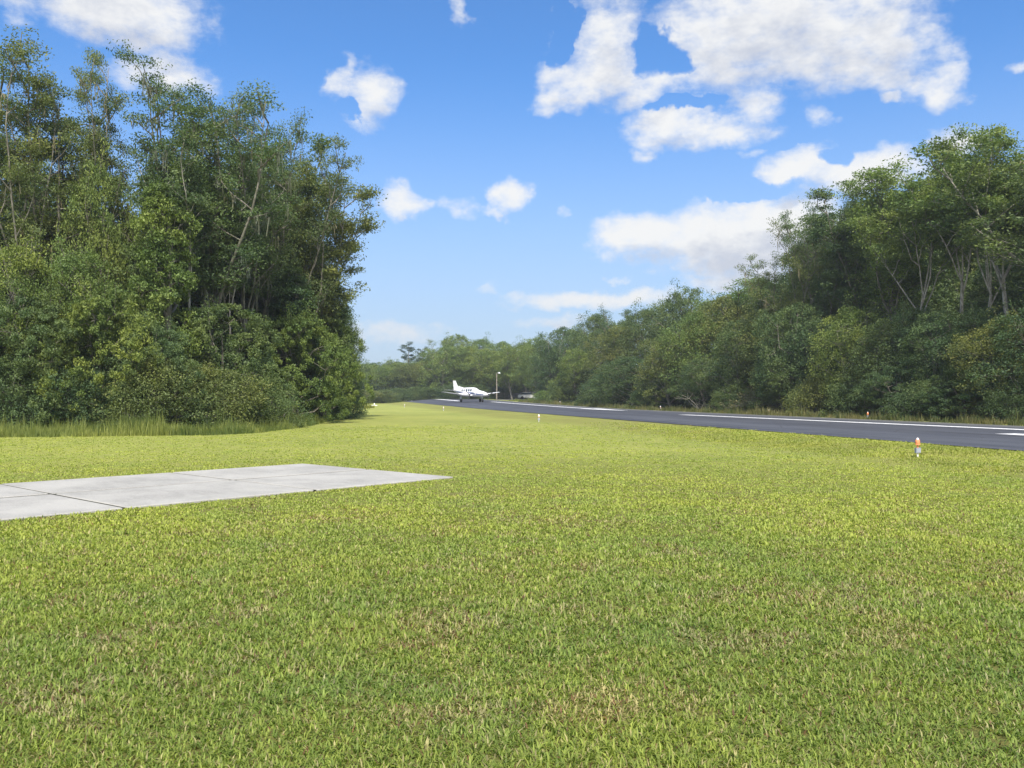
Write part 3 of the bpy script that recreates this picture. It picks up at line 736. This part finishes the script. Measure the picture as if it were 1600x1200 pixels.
# second and third rows behind
rr = random.Random(77)
LB = 'tall trees deep in the left wood'
for i, (px, Y, top, w) in enumerate([(-90, 50, 170, 6), (-10, 52, 200, 6), (60, 54, 250, 6), (120, 55, 270, 6), (215, 56, 345, 5.5), (275, 54, 270, 5), (335, 58, 250, 6), (395, 60, 290, 6), (440, 64, 330, 6), (300, 62, 300, 7), (70, 62, 300, 7), (-60, 60, 280, 7)]):
    T(['te', 'ta', 'tc', 'td'][i % 4], px, Y, top, w, 'tall tree standing deep in the left wood, half hidden behind the front trees', LB, leaf=['leaf_dark', 'leaf_mid'][i % 2])
for i, (px, Y, top, w) in enumerate([(-60, 47, 330, 6), (20, 48, 350, 6), (100, 50, 345, 6), (165, 50, 380, 6), (210, 49, 400, 6), (260, 52, 400, 6), (330, 52, 405, 6), (385, 55, 400, 6), (430, 57, 420, 6), (470, 62, 440, 6), (498, 70, 475, 5), (-20, 58, 380, 8), (120, 60, 400, 8), (250, 62, 420, 8), (380, 66, 420, 8)]):
    T(['oa', 'ob', 'oc'][i % 3], px, Y, top, w, 'dense dark understorey tree inside the left wood', 'understorey trees of the left wood', leaf='leaf_dark')
T('va', 255, 41.5, 292, 3.0, 'vine-smothered column of leaves in the middle of the left wood', None, leaf='leaf_vine', name='vine_covered_tree')
T('ya', 150, 43, 238, 3.2, 'light green bushy tree poking up before the notch of sky', GL, leaf='leaf_light')
T('ya', 205, 45, 330, 3.6, 'light green low tree just right of the light green bushy tree', GL, leaf='leaf_light')
T('ya', 40, 39, 378, 3.6, 'bright-leaved young tree at the left edge above the shrubs', GL, leaf='leaf_vine')
T('ya', 118, 39.5, 384, 3.4, 'bright-leaved young tree second from left above the shrubs', GL, leaf='leaf_vine')
# mounds and shrubs at the foot
T('ma', -45, 39, 470, 5.6, 'dark shrub cut by the left edge below the young trees', GM, leaf='leaf_dark', name='shrub', cat='shrub')
T('ma', 60, 38, 466, 4.6, 'big leafy shrub with yellow-green patches at the left', GM, name='shrub', cat='shrub')
T('mb', 165, 38.5, 452, 5.0, 'tall dense shrub below and left of the vine column', GM, name='shrub', cat='shrub', leaf='leaf_vine')
T('sa', 25, 37.4, 560, 3.6, 'low shrub at the left foot of the wood behind the tall grass', GM, name='shrub', cat='shrub')
T('sa', 125, 37.6, 570, 3.6, 'second low shrub from the left behind the tall grass', GM, name='shrub', cat='shrub', leaf='leaf_dark')
T('mb', 235, 39, 500, 4.2, 'shrub directly below the vine column', GM, name='shrub', cat='shrub')
T('sa', 250, 38.4, 556, 4.0, 'feathery olive shrub at the middle of the wood foot', GM, name='shrub', cat='shrub', leaf='leaf_olive')
T('ma', 345, 43.5, 476, 5.4, 'dark domed vine mound below the thin pale sapling', GM, name='vine_mound', cat='shrub', leaf='leaf_mid')
T('sa', 335, 40.4, 572, 4.6, 'sprawling olive shrub with a bare tangle beneath it', GM, name='shrub', cat='shrub', leaf='leaf_olive')
T('sa', 395, 42.5, 590, 3.4, 'small shrub in the corner before the two vine mounds', GM, name='shrub', cat='shrub')
T('mb', 470, 50, 484, 5.2, 'large round vine mound near the right end of the left wood', GM, name='vine_mound', cat='shrub', leaf='leaf_vine')
T('ma', 510, 56, 500, 4.2, 'rightmost vine mound, sunlit on its right flank', GM, name='vine_mound', cat='shrub', leaf='leaf_vine')
T('sa', 530, 68, 575, 3.4, 'low dark shrub at the right tip of the left wood', GM, name='shrub', cat='shrub', leaf='leaf_dark')
T('sa', 505, 58, 600, 3.4, 'low shrub at the foot of the rightmost vine mound', GM, name='shrub', cat='shrub')
T('bs', 300, 39.3, 625, 3.0, 'tangle of bare grey stems at the foot of the left wood', GM, name='bare_shrub', cat='shrub', bk='bark_grey')

# --- right wood
def YR(px, n): t = (px - CX) / F; return n / (.976 * t + .216)
GR = 'tall trees of the right wood'; GU = 'trees along the front of the right wood'
R1 = [ # px, n, top, width, kind, leaf, bark, label
    (1680, 43, 190, 8, 'te', 'leaf_mid', 'bark_pale', 'tall tree cut by the right edge of the photo'),
    (1592, 43, 196, 6.5, 'tt', 'leaf_light', 'bark_pale', 'tallest pale-trunked tree at the right edge of the right wood'),
    (1542, 42, 200, 5.8, 'tu', 'leaf_light', 'bark_pale', 'pale forked trunk, second tall tree from the right edge'),
    (1496, 43, 214, 5.6, 'tt', 'leaf_light', 'bark_pale', 'tall pale-trunked tree, third from the right edge'),
    (1450, 42, 252, 6.0, 'tu', 'leaf_light', 'bark_pale', 'umbrella-crowned tree on twin pale trunks in the right wood'),
    (1402, 43, 268, 6.4, 'tf', 'leaf_light', 'bark_grey', 'tall tree left of the umbrella-crowned tree in the right wood'),
    (1350, 43, 288, 6.4, 'te', 'leaf_mid', 'bark_grey', 'tall tree with dark full crown where the right wood steps down'),
    (1300, 42, 308, 6.0, 'td', 'leaf_mid', 'bark_grey', 'open-crowned tall tree second from the left end of the tall stand'),
    (1255, 41, 345, 6.0, 'td', 'leaf_olive', 'bark_grey', 'airy tree forming the left end of the tall stand'),
    (1228, 41.5, 390, 5.2, 'td', 'leaf_mid', 'bark_grey', 'airy lower tree reaching out left against the white cloud'),
]
for (px, n, top, w, k, lf, bk, lab) in R1: T(k, px, YR(px, n), top, w, lab, GR, leaf=lf, bk=bk)
for i, (px, n, top) in enumerate([(1650, 50, 250), (1570, 56, 265), (1520, 57, 282), (1470, 56, 300), (1425, 51, 305), (1375, 50, 320), (1325, 50, 335), (1280, 49, 360), (1620, 58, 250), (1480, 58, 285), (1360, 58, 325)]):
    T(['te', 'oa', 'tf', 'ob'][i % 4], px, YR(px, n), top, 8, 'tall tree deep in the right wood, mostly hidden by the front trees', 'tall trees deep in the right wood', leaf=['leaf_mid', 'leaf_olive'][i % 2])
R2 = [
    (1640, 39.5, 470, 6, 'oa', 'leaf_dark', 'dense tree cut by the right edge, in front of pale trunks'),
    (1575, 39, 492, 5, 'ob', 'leaf_olive', 'olive-green small tree by the right edge above the grass clump'),
    (1530, 40.5, 480, 4.6, 'oc', 'leaf_dark', 'dark lower tree in front of the pale forked trunk'),
    (1478, 39.5, 486, 5.4, 'oa', 'leaf_mid', 'round lower tree in front of the third tall tree from the right'),
    (1430, 40, 476, 5, 'ob', 'leaf_dark', 'dark lower tree in front of the umbrella-crowned tree'),
    (1385, 39, 500, 5, 'oc', 'leaf_mid', 'low dark-green tree near the middle of the tall stand'),
    (1335, 39, 474, 5.2, 'ob', 'leaf_light', 'light green lower tree in front of the tall stand'),
    (1290, 40, 500, 5.4, 'oa', 'leaf_dark', 'dark tree under the open-crowned tall tree'),
    (1245, 39, 476, 6.2, 'oc', 'leaf_mid', 'leafy tree below the left end of the tall stand'),
    (1205, 40.5, 462, 6.6, 'ob', 'leaf_olive', 'yellow-green tree just left of the tall stand'),
    (1165, 39, 500, 6, 'oa', 'leaf_mid', 'mid-green tree behind the reddish dead shrub'),
    (1162, 47, 436, 7.5, 'tf', 'leaf_light', 'pale feathery tree top rising behind the yellow-green trees'),
    (1130, 43, 464, 7.5, 'oc', 'leaf_olive', 'wide yellow-green crown in the middle of the right wood'),
    (1092, 40.5, 482, 7, 'ob', 'leaf_light', 'light yellow-green crown right of the dark domed tree'),
    (1065, 48, 450, 9, 'oa', 'leaf_mid', 'broad rounded tree top behind the yellow-green crowns'),
    (1050, 39, 520, 6.4, 'oc', 'leaf_olive', 'olive tree above the bare grey-limbed shrub'),
    (1010, 45, 478, 8, 'ob', 'leaf_mid', 'tree stepping up right of the twin dark tree tops'),
    (985, 38.5, 558, 8, 'oc', 'leaf_dark', 'dark domed tree leaning over the runway edge'),
    (968, 44, 482, 6, 'td', 'leaf_dark', 'dark sprigged tree top standing against the pale cloud'),
    (960, 41, 510, 7, 'oa', 'leaf_olive', 'rounded olive tree behind the dark domed tree'),
    (930, 43, 486, 8, 'ob', 'leaf_mid', 'tall rounded tree left of the sprigged tree top'),
    (905, 39.5, 545, 6.5, 'oa', 'leaf_light', 'pale-leaved tree with a slanting light trunk beside the runway'),
    (880, 42, 512, 8.5, 'oc', 'leaf_mid', 'sloping tree where the right wood drops toward the far trees'),
    (862, 40, 540, 6.5, 'ob', 'leaf_dark', 'dark tree behind the bright green runway-side bush'),
    (1105, 38.4, 560, 5.5, 'oa', 'leaf_dark', 'low tree behind the bare grey-limbed shrub, dark within'),
    (1225, 38, 560, 5, 'ya', 'leaf_mid', 'small leafy tree right of the reddish dead shrub'),
    (1410, 38, 570, 5, 'mb', 'leaf_dark', 'dark shrub at the runway edge below the tall stand'),
    (1510, 38, 575, 4.6, 'ma', 'leaf_dark', 'dark shrub left of the grass clump by the runway'),
    (1590, 38, 590, 3.6, 'sa', 'leaf_dark', 'low shrub at the right edge beside the runway'),
    (1340, 38, 580, 4.2, 'sa', 'leaf_mid', 'mid-green low shrub along the runway below the light green tree'),
    (1285, 37.8, 585, 4.2, 'sa', 'leaf_olive', 'olive low shrub with reddish twigs along the runway'),
    (1460, 37.8, 590, 4.2, 'sa', 'leaf_dark', 'low shrub below the round lower tree at right'),
    (1150, 37.8, 598, 4, 'sa', 'leaf_mid', 'low green shrub between the bare shrub and the reddish shrub'),
    (1020, 37.8, 600, 5, 'sa', 'leaf_dark', 'low dark shrub right of the dark domed tree'),
    (940, 37.8, 590, 6, 'sa', 'leaf_dark', 'round dark shrub right of the slanting light trunk'),
    (885, 38.2, 592, 6, 'sa', 'leaf_mid', 'low shrub right of the bright green bush'),
]
for (px, n, top, w, k, lf, lab) in R2:
    sh = k in ('sa', 'ma', 'mb')
    T(k, px, YR(px, n), top, w, lab, GU if not sh else 'shrubs along the far runway edge', leaf=lf, name='shrub' if sh else 'broadleaf_tree', cat='shrub' if sh else 'tree')
for i, (px, n, top) in enumerate([(1230, 55, 440), (1180, 56, 455), (1110, 56, 470), (1040, 56, 470), (980, 55, 500), (940, 54, 505), (900, 52, 515), (1600, 53, 400), (1540, 53, 410), (1480, 53, 405), (1420, 50, 400), (1360, 46, 395), (1310, 46, 410), (1260, 45, 420)]):
    T(['oa', 'oc', 'ob'][i % 3], px, YR(px, n), top, 9, 'dense dark understorey tree inside the right wood', 'understorey trees of the right wood', leaf='leaf_mid')
T('bs', 1095, YR(1095, 37.5), 600, 5.0, 'bare grey-limbed shrub spreading at the runway edge', None, name='bare_shrub', cat='shrub', bk='bark_pale')
T('br', 1195, YR(1195, 37.8), 588, 4.6, 'reddish-brown half-dead shrub beside the runway', None, name='dead_shrub', cat='shrub', leaf='leaf_brown')
T('sa', 852, 148, 610, 4.2, 'bright green bush at the left tip of the right wood', None, name='shrub', cat='shrub', leaf='leaf_light')

# --- far tree line
GF = 'trees of the far tree line'
FAR = [(845, 175, 528, 9, 'oa', 'leaf_light', 'tree rising just left of the right wood, over the taxiway'),
    (822, 190, 532, 10, 'ob', 'leaf_light', 'dark tree of the far line above the board fence'),
    (800, 185, 540, 8, 'oa', 'leaf_light', 'rounded tree of the far line, right of the lamp post'),
    (785, 200, 534, 9, 'oc', 'leaf_light', 'lighter tree of the far line behind the lamp post'),
    (765, 192, 545, 9, 'oa', 'leaf_light', 'dark tree of the far line behind the lamp'),
    (752, 210, 527, 10, 'ob', 'leaf_light', 'broad-topped tree of the far line above the aeroplane nose'),
    (732, 200, 538, 10, 'ob', 'leaf_light', 'full green tree directly behind the aeroplane cabin'),
    (716, 212, 523, 9, 'oc', 'leaf_light', 'tallest tree of the far line above the aeroplane tail'),
    (700, 198, 540, 10, 'oc', 'leaf_light', 'dark round tree of the far line behind the aeroplane tail'),
    (690, 215, 530, 8, 'td', 'leaf_light', 'open sprigged tree left of the tallest far tree'),
    (676, 205, 560, 9, 'oa', 'leaf_olive', 'olive tree of the far line left of the aeroplane'),
    (658, 212, 562, 9, 'ob', 'leaf_light', 'yellowish tree of the far line right of the pine'),
    (640, 208, 568, 9, 'oc', 'leaf_olive', 'rounded tree at the foot of the pine'),
    (620, 215, 566, 9, 'oa', 'leaf_light', 'tree of the far line left of the pine'),
    (600, 210, 572, 9, 'ob', 'leaf_light', 'pale tree near the left end of the far line'),
    (612, 235, 562, 6, 'oa', 'leaf_light', 'small round top poking above the left of the far line'),
    (583, 222, 570, 9, 'oc', 'leaf_light', 'second tree from the left end of the far line'),
    (565, 215, 566, 9, 'oa', 'leaf_light', 'tree at the left end of the far line beside the left wood'),
    (545, 210, 572, 9, 'ob', 'leaf_light', 'dark tree half hidden by the tip of the left wood')]
for (px, Y, top, w, k, lf, lab) in FAR: T(k, px, Y, top, w, lab, GF, leaf=lf)
T('pi', 638, 225, 534, 4.2, 'lone slender pine with a flat crown above the far line', None, name='pine_tree', leaf='leaf_dark')
T('pi', 657, 228, 541, 3.0, 'shorter pine just right of the lone slender pine', None, name='pine_tree', leaf='leaf_dark')
for i, px in enumerate(range(520, 900, 26)):
    T(['oa', 'oc', 'ob'][i % 3], px, 240 + (i % 3) * 8, 566 - (px > 660) * 16, 13, 'tree at the back of the far tree line, mostly hidden', 'trees at the back of the far tree line', leaf='leaf_mid')
for i, (px, Y, top, w, lf, lab) in enumerate([(575, 185, 608, 7, 'leaf_olive', 'dull olive low bush at the left end of the far line'), (597, 188, 609, 7, 'leaf_olive', 'second olive low bush right of the one at the left end'),
        (625, 195, 606, 7, 'leaf_mid', 'low green bush below the pine'), (655, 196, 604, 8, 'leaf_mid', 'low green bush left of the aeroplane'), (680, 196, 603, 8, 'leaf_dark', 'low dark bush just left of the aeroplane tail'),
        (710, 192, 600, 8, 'leaf_dark', 'low dark bush behind the aeroplane'), (740, 190, 600, 8, 'leaf_dark', 'low bush behind the aeroplane nose'), (770, 194, 598, 8, 'leaf_dark', 'low bush behind the rail fence'), (805, 196, 598, 8, 'leaf_dark', 'low bush behind the board fence')]):
    T('sa', px, Y, top, w, lab, 'low bushes under the far line', leaf=lf, name='shrub', cat='shrub')

# undergrowth filling both woods
def undergrowth(name, poly, count, h, label, seed, size=.28, lf='leaf_dark'):
    rng = np.random.default_rng(seed); out = []
    a = np.array(poly, float); k = 0; u = rng.random((count, 2)); A, Bq, Cq, Dq = a
    p = (A * (1 - u[:, :1]) + Bq * u[:, :1]) * (1 - u[:, 1:]) + (Dq * (1 - u[:, :1]) + Cq * u[:, :1]) * u[:, 1:]
    z = terrain(p[:, 0], p[:, 1]) + h * (.5 + .8 * vnoise(p[:, 0], p[:, 1], seed, 2.5)) * rng.random(count) ** .8
    V, Q, C = leaves(rng, np.column_stack([p, z]), np.full(count, .45), 12, size, (.02, .035, .012), (.06, .08, .024))
    V[:, 2] = np.maximum(V[:, 2], .02)
    tag(link(name, mesh_np(name, V, Q, None, C), M[lf]), label, 'undergrowth', kind='stuff')
undergrowth('undergrowth', [at(-200, 39), at(440, 52), at(500, 75), at(-200, 60)], 13000, 6.5, 'dark undergrowth filling the left wood', 5)
undergrowth('undergrowth', [ns(39, 0), ns(39, 145), ns(50, 150), ns(50, 0)], 16000, 5, 'dark undergrowth filling the right wood', 6, .32)
undergrowth('undergrowth', [at(520, 205), at(880, 192), at(880, 245), at(520, 245)], 7000, 5, 'dark undergrowth under the far tree line', 7, .5)

# ------------------------------------------------------------------ runway lights
def runway_light(kind='orange'):
    t = empty('runway_light', (0, 0, 0))
    MB().tube([(0, 0, -.05), (0, 0, .20)], [.018, .018], 10).tube([(-.012, 0, .0), (-.02, 0, .14)], [.012, .012], 6).build('stake', M['clear'], t, True)
    b = MB(); b.box((0, 0, .155), (.115, .075, .105)); b.box((0, -.041, .155), (.09, .008, .08)); b.box((0, 0, .210), (.125, .085, .008)); b.build('junction_box', M['box'], t)
    MB().tube([(0, 0, .21), (0, 0, .285)], [.022, .019], 10).build('neck', M['orange' if kind == 'orange' else 'clear'], t, True)
    MB().lathe([(.0, .275), (.058, .277), (.060, .292), (.050, .298), (.050, .303), (.0, .303)]).build('collar', M['orange'], t, True)
    MB().lathe([(.0, .303), (.050, .304), (.053, .33), (.052, .375), (.040, .395), (0, .396)]).build('lens', M['orange' if kind == 'orange' else 'clear'], t, True)
    MB().lathe([(.0, .396), (.032, .397), (.030, .418), (.016, .432), (0, .434)]).build('lamp_cap', M['clear'], t, True)
    return t
def copy_tree(o, parent=None):
    c = o.copy(); COL.objects.link(c)
    if parent: c.parent = parent
    for ch in list(o.children): copy_tree(ch, c)
    return c
LG = 'runway edge lights'
x, y = G(1434, 718.5); L0 = runway_light(); L0.location = (x, y, tz(x, y)); L0.rotation_euler = (.03, -.03, .15); L0.scale = (1, 1, 1.07)
tag(L0, 'nearest runway light with orange lens and grey box, in the grass at right', 'runway light', LG)
L1 = runway_light('clear'); x, y = G(842, 660.5); L1.location = (x, y, tz(x, y)); tag(L1, 'runway light with whitish lens in the grass at mid field, before the runway', 'runway light', LG)
for (px, py, lab) in [(693, 642, 'small whitish runway light in the grass below the aeroplane tail'), (632, 636, 'farthest near-side runway light, left of the aeroplane')]:
    c = copy_tree(L1); x, y = G(px, py); c.location = (x, y, tz(x, y)); c['label'] = lab
for (px, n, lab, src) in [(1356, 35.2, 'orange runway light across the runway below the tall stand', 0), (1202, 35.2, 'runway light across the runway before the reddish dead shrub', 1), (1032, 35.3, 'runway light across the runway beside the dark domed tree', 1), (875, 35.4, 'runway light across the runway near the bright green bush', 1)]:
    c = copy_tree(L0 if src == 0 else L1); Y = YR(px, n); x, y = at(px, Y); c.location = (x, y, tz(x, y)); c['label'] = lab; c.scale = (1.1, 1.1, 1.1)
# small white marker at the far corner
mk = empty('ground_marker', (*G(585, 634), 0)); tag(mk, 'low white ground marker by the far corner of the left wood', 'marker')
MB().box((0, 0, .05), (.9, .5, .12)).build('base', M['white'], mk); MB().tube([(0, 0, .1), (0, 0, .42)], .09, 10).build('post', M['white'], mk)

# ------------------------------------------------------------------ aeroplane (nose along +X, left wing +Y)
def ring(x, w, h, z, k=20, sq=.82, bot=1.0):
    r = []
    for j in range(k):
        t = 2 * math.pi * j / k; c, s_ = math.cos(t), math.sin(t)
        yy = math.copysign(abs(c) ** sq, c) * w / 2; zz = math.copysign(abs(s_) ** sq, s_) * h / 2 * (bot if s_ < 0 else 1)
        r.append((x, yy, z + zz))
    return r
def aero(pts_root, pts_tip, name, mat, parent): pass
def foil(chord, thick, x0, y, z, vertical=False, k=8):
    up = []; lo = []
    for i in range(k + 1):
        t = i / k; xx = t ** 1.4; th = thick * 2.6 * (.30 * math.sqrt(max(xx, 0)) - .13 * xx - .17 * xx * xx)
        up.append((xx, max(th, .0))); lo.append((xx, -max(th, .0) * .55))
    loop = up + lo[::-1][1:-1]
    out = []
    for (cx_, tz_) in loop:
        X = x0 - cx_ * chord
        out.append((X, y + tz_ * chord, z) if vertical else (X, y, z + tz_ * chord))
    return out
pl = empty('aeroplane', (0, 0, 0)); tag(pl, 'white twin-engined propeller aeroplane standing on the runway', 'aeroplane')
fus = MB().loft([ring(5.0, .10, .10, 1.35), ring(4.8, .42, .42, 1.36), ring(4.3, .78, .74, 1.40), ring(3.5, 1.02, .98, 1.46), ring(2.6, 1.2, 1.14, 1.52), ring(2.2, 1.24, 1.22, 1.56), ring(1.3, 1.28, 1.62, 1.76), ring(.8, 1.28, 1.68, 1.79),
    ring(-.8, 1.28, 1.68, 1.79), ring(-1.8, 1.22, 1.60, 1.82), ring(-2.8, .98, 1.25, 1.90), ring(-3.9, .62, .85, 2.0), ring(-5.0, .30, .5, 2.08), ring(-5.55, .06, .2, 2.12)]).build('fuselage', M['white'], pl, True)
for sgn in (1, -1):
    w = MB().loft([foil(2.3, .16, 1.1, sgn * .3, 1.12), foil(2.2, .15, 1.0, sgn * 1.9, 1.30), foil(1.2, .11, .55, sgn * 6.1, 1.80), foil(.6, .06, .35, sgn * 6.22, 1.83)]).build('wing', M['white'], pl, True)
    MB().loft([ring(2.45, .30, .30, 1.36), ring(2.35, .55, .5, 1.36), ring(1.7, .72, .68, 1.38), ring(.6, .76, .66, 1.38), ring(-.6, .5, .4, 1.38), ring(-1.6, .08, .1, 1.42)])\
        .build('engine_nacelle', M['white'], pl, True).location = (0, sgn * 2.1, 0)
    pr = empty('x', (0, 0, 0)); bpy.data.objects.remove(pr)
    mb = MB(); mb.tube([(2.40, sgn * 2.1, 1.36), (2.55, sgn * 2.1, 1.36), (2.72, sgn * 2.1, 1.36)], [.15, .12, .01], 10)
    for a in (20, 140, 260):
        c_, s_ = math.cos(math.radians(a)), math.sin(math.radians(a)); Mx = Matrix.Rotation(math.radians(a), 3, 'X')
        mb.box((2.50, sgn * 2.1 + .5 * c_, 1.36 + .5 * s_), (.03, .92, .11), Mx)
    mb.build('propeller', M['dark'], pl)
    MB().loft([foil(1.1, .10, -4.45, sgn * .08, 2.16), foil(.75, .08, -4.6, sgn * 2.35, 2.20)]).build('tailplane', M['white'], pl, True)
    # main gear
    g = MB().tube([(-.1, sgn * 2.05, 1.2), (-.1, sgn * 2.1, .35)], .07, 8).box((-.1, sgn * 2.2, .75), (.5, .03, .5)).build('landing_gear', M['steel'], pl)
    MB().tube([(-.1, sgn * 2.1 - .12, .33), (-.1, sgn * 2.1 - .06, .33), (-.1, sgn * 2.1 + .06, .33), (-.1, sgn * 2.1 + .12, .33)], [.22, .33, .33, .22], 16).build('wheel', M['rubber'], g, True)
    # stripe and cabin windows
    for wx in (-1.95, -1.30, -.55, .15, .80):
        big = wx > -1; mb = MB(); ww, hh = (.52, .46) if big else (.36, .34)
        z0 = 2.16
        pts = [(math.cos(t) * ww / 2, math.sin(t) * hh / 2) for t in (math.pi / 6 * j for j in range(12))]
        yo = .600 if wx > -1.5 else .575
        outer = [(wx + a, sgn * (yo + .03 - (b + .08) * .16), z0 + b) for a, b in pts]; inner = [(p[0], p[1] - sgn * .09, p[2]) for p in outer]
        mb.loft([inner, outer]); mb.build('window', M['glass'], pl)
    mb = MB(); RS = [ring(x_, w_ * 1.012, h_ * 1.012, z_) for x_, w_, h_, z_ in ((4.3, .78, .74, 1.40), (3.5, 1.02, .98, 1.46), (2.6, 1.2, 1.14, 1.52), (1.3, 1.28, 1.62, 1.76), (.8, 1.28, 1.68, 1.79), (-.8, 1.28, 1.68, 1.79), (-1.8, 1.22, 1.60, 1.82), (-2.8, .98, 1.25, 1.90), (-3.9, .62, .85, 2.0), (-5.0, .30, .5, 2.08))]
    ja, jb = (0, 19) if sgn > 0 else (10, 11)
    for q_ in range(len(RS) - 1):
        P4 = [RS[q_][ja], RS[q_ + 1][ja], RS[q_ + 1][jb], RS[q_][jb]]; mb.add(P4, [(0, 1, 2, 3)])
    mb.build('stripe', M['blue'], pl)
MB().loft([foil(1.9, .10, -3.55, 0, 2.15, True), foil(1.55, .09, -4.05, 0, 2.75, True), foil(.85, .08, -4.95, 0, 3.95, True)]).add([(-1.9, .02, 2.55), (-1.9, -.02, 2.55), (-3.9, .05, 2.2), (-3.9, -.05, 2.2), (-4.0, .04, 2.95), (-4.0, -.04, 2.95)], [(0, 2, 4), (1, 5, 3), (0, 1, 3, 2), (0, 4, 5, 1)]).build('tail_fin', M['white'], pl, True)
# windscreen wraps the slope ahead of the cabin
ws = MB()
for s0, s1 in ((-.50, -.03), (.03, .50)):
    a = [(1.28, s0 * 1.05, 2.50 - abs(s0) * .42), (1.28, s1 * 1.05, 2.50 - abs(s1) * .42), (2.25, s1 * 1.10, 2.16 - abs(s1) * .55), (2.25, s0 * 1.10, 2.16 - abs(s0) * .55)]
    ws.loft([[(p[0] - .06, p[1], p[2] - .12) for p in a], [(p[0] + .0, p[1], p[2] + .035) for p in a]])
ws.build('windscreen', M['glass'], pl)
g = MB().tube([(3.5, 0, 1.1), (3.55, 0, .3)], .05, 8).box((3.3, 0, .85), (.5, .04, .35)).build('nose_gear', M['steel'], pl)
MB().tube([(3.55, -.09, .26), (3.55, -.04, .26), (3.55, .04, .26), (3.55, .09, .26)], [.17, .26, .26, .17], 16).build('wheel', M['rubber'], g, True)
MB().tube([(-.3, 0, 2.6), (-.42, 0, 2.95)], [.03, .012], 6).build('antenna', M['dark'], pl)
PY = 150.0; px_, py_ = at(736, PY); pl.location = (px_, py_, tz(px_, py_) + .03)
pl.rotation_euler = (0, 0, math.radians(-52)); pl.scale = (.94, .94, .94)

# ------------------------------------------------------------------ lamp post, fences, box, parked car
x, y = at(776, 168); lp = empty('street_lamp', (x, y, tz(x, y))); tag(lp, 'tall wooden pole with a white lamp on a short curved arm', 'street lamp')
MB().tube([(0, 0, -.1), (.02, 0, 2.5), (0, 0, 5.15)], [.12, .11, .085], 10).build('pole', M['wood'], lp, True)
MB().tube([(0, 0, 4.95), (.10, 0, 5.25), (.30, 0, 5.35), (.45, 0, 5.28)], .035, 8).build('arm', M['steel'], lp, True)
hd = MB().lathe([(.0, .16), (.08, .15), (.12, .05), (.26, -.02), (.27, -.06), (0, -.06)]).build('lamp_head', M['white'], lp, True); hd.location = (.5, 0, 5.22)

def rail_fence(px0, Y0, px1, Y1, bays, h, label):
    (x0, y0), (x1, y1) = at(px0, Y0), at(px1, Y1); z = tz(x0, y0); f = empty('rail_fence', (x0, y0, z + .0), math.atan2(y1 - y0, x1 - x0)); L = math.hypot(x1 - x0, y1 - y0)
    for i in range(bays + 1):
        MB().box((L * i / bays, .05, h / 2), (.13, .13, h + .1)).build('post', M['wood'], f)
    for k in range(4): MB().box((L / 2, -.04, .25 + (h - .3) * k / 3), (L, .045, .12)).build('rail', M['wood'], f)
    tag(f, label, 'fence')
rail_fence(752, 190, 800, 191, 4, 1.35, 'brown rail fence behind the aeroplane by the lamp pole')
def board_fence(px0, px1, Y, h0, h1, label):
    (x0, y0), (x1, y1) = at(px0, Y), at(px1, Y); z = tz(x0, y0); f = empty('board_fence', (x0, y0, z)); L = x1 - x0; r = random.Random(9)
    mb = MB(); n = int(L / .16)
    for i in range(n):
        hh = h0 + (h1 - h0) * i / n + r.uniform(-.03, .03); mb.box((L * (i + .5) / n, r.uniform(-.01, .01), hh / 2), (L / n - .015, .03, hh))
    mb.build('boards', M['fence_grey'], f)
    for k in (.35, h0 - .2): MB().box((L / 2, .06, k), (L, .05, .09)).build('rail', M['fence_grey'], f)
    tag(f, label, 'fence')
M['fence_grey'] = simple('grey_boards', (.23, .235, .25), .9, var=.3, scale=1.5)
board_fence(793, 837, 192, 1.15, 1.75, 'low weathered grey board fence left of the bright green bush')
x, y = at(837, 176); bx = empty('utility_box', (x, y, tz(x, y))); tag(bx, 'small white utility box beside the bright green bush', 'utility box')
MB().box((0, 0, .45), (.8, .5, .9)).build('cabinet', M['white'], bx); MB().box((0, 0, .93), (.9, .6, .06)).build('lid', M['steel'], bx)
# low white car beyond the taxiway
x, y = at(825, 189.5); car = empty('parked_car', (x, y, tz(x, y)), math.radians(4)); tag(car, 'white parked car before the grey board fence', 'car')
def prof(pts, w, y0=0): return [[(a, -w / 2, b) for a, b in pts], [(a, w / 2, b) for a, b in pts]]
MB().loft(prof([(-2.1, .35), (2.1, .35), (2.15, .7), (1.9, .88), (1.1, .95), (-1.9, .98), (-2.15, .8)], 1.75)).build('body', M['white'], car)
MB().loft([[(a, s * .78, b) for a, b in ((1.05, .95), (-1.7, .97))] + [(a, s * .68, 1.38) for a in (-1.2, .4)] for s in (-1, 1)]).build('cabin', M['glass'], car)
MB().box((-.4, 0, 1.40), (1.6, 1.34, .05)).build('roof', M['white'], car)
for wx in (-1.3, 1.3):
    for s in (-1, 1): MB().tube([(wx, s * .70, .32), (wx, s * .89, .32)], .32, 14).build('wheel', M['rubber'], car)

# ------------------------------------------------------------------ humid air
hz = MB().box((0, 130, 12.0), (900, 700, 29.0)).build('haze', None)
mh, Th, oh = newmat('humid_air'); pvn = Th.add('ShaderNodeVolumePrincipled'); pvn.inputs['Color'].default_value = (.86, .92, 1, 1); pvn.inputs['Density'].default_value = .00042
pvn.inputs['Anisotropy'].default_value = .2
Th.l.new(pvn.outputs[0], oh.inputs['Volume']); hz.data.materials.append(mh); hz['kind'] = 'stuff'; hz['label'] = 'thin pale haze lying over the whole airfield'
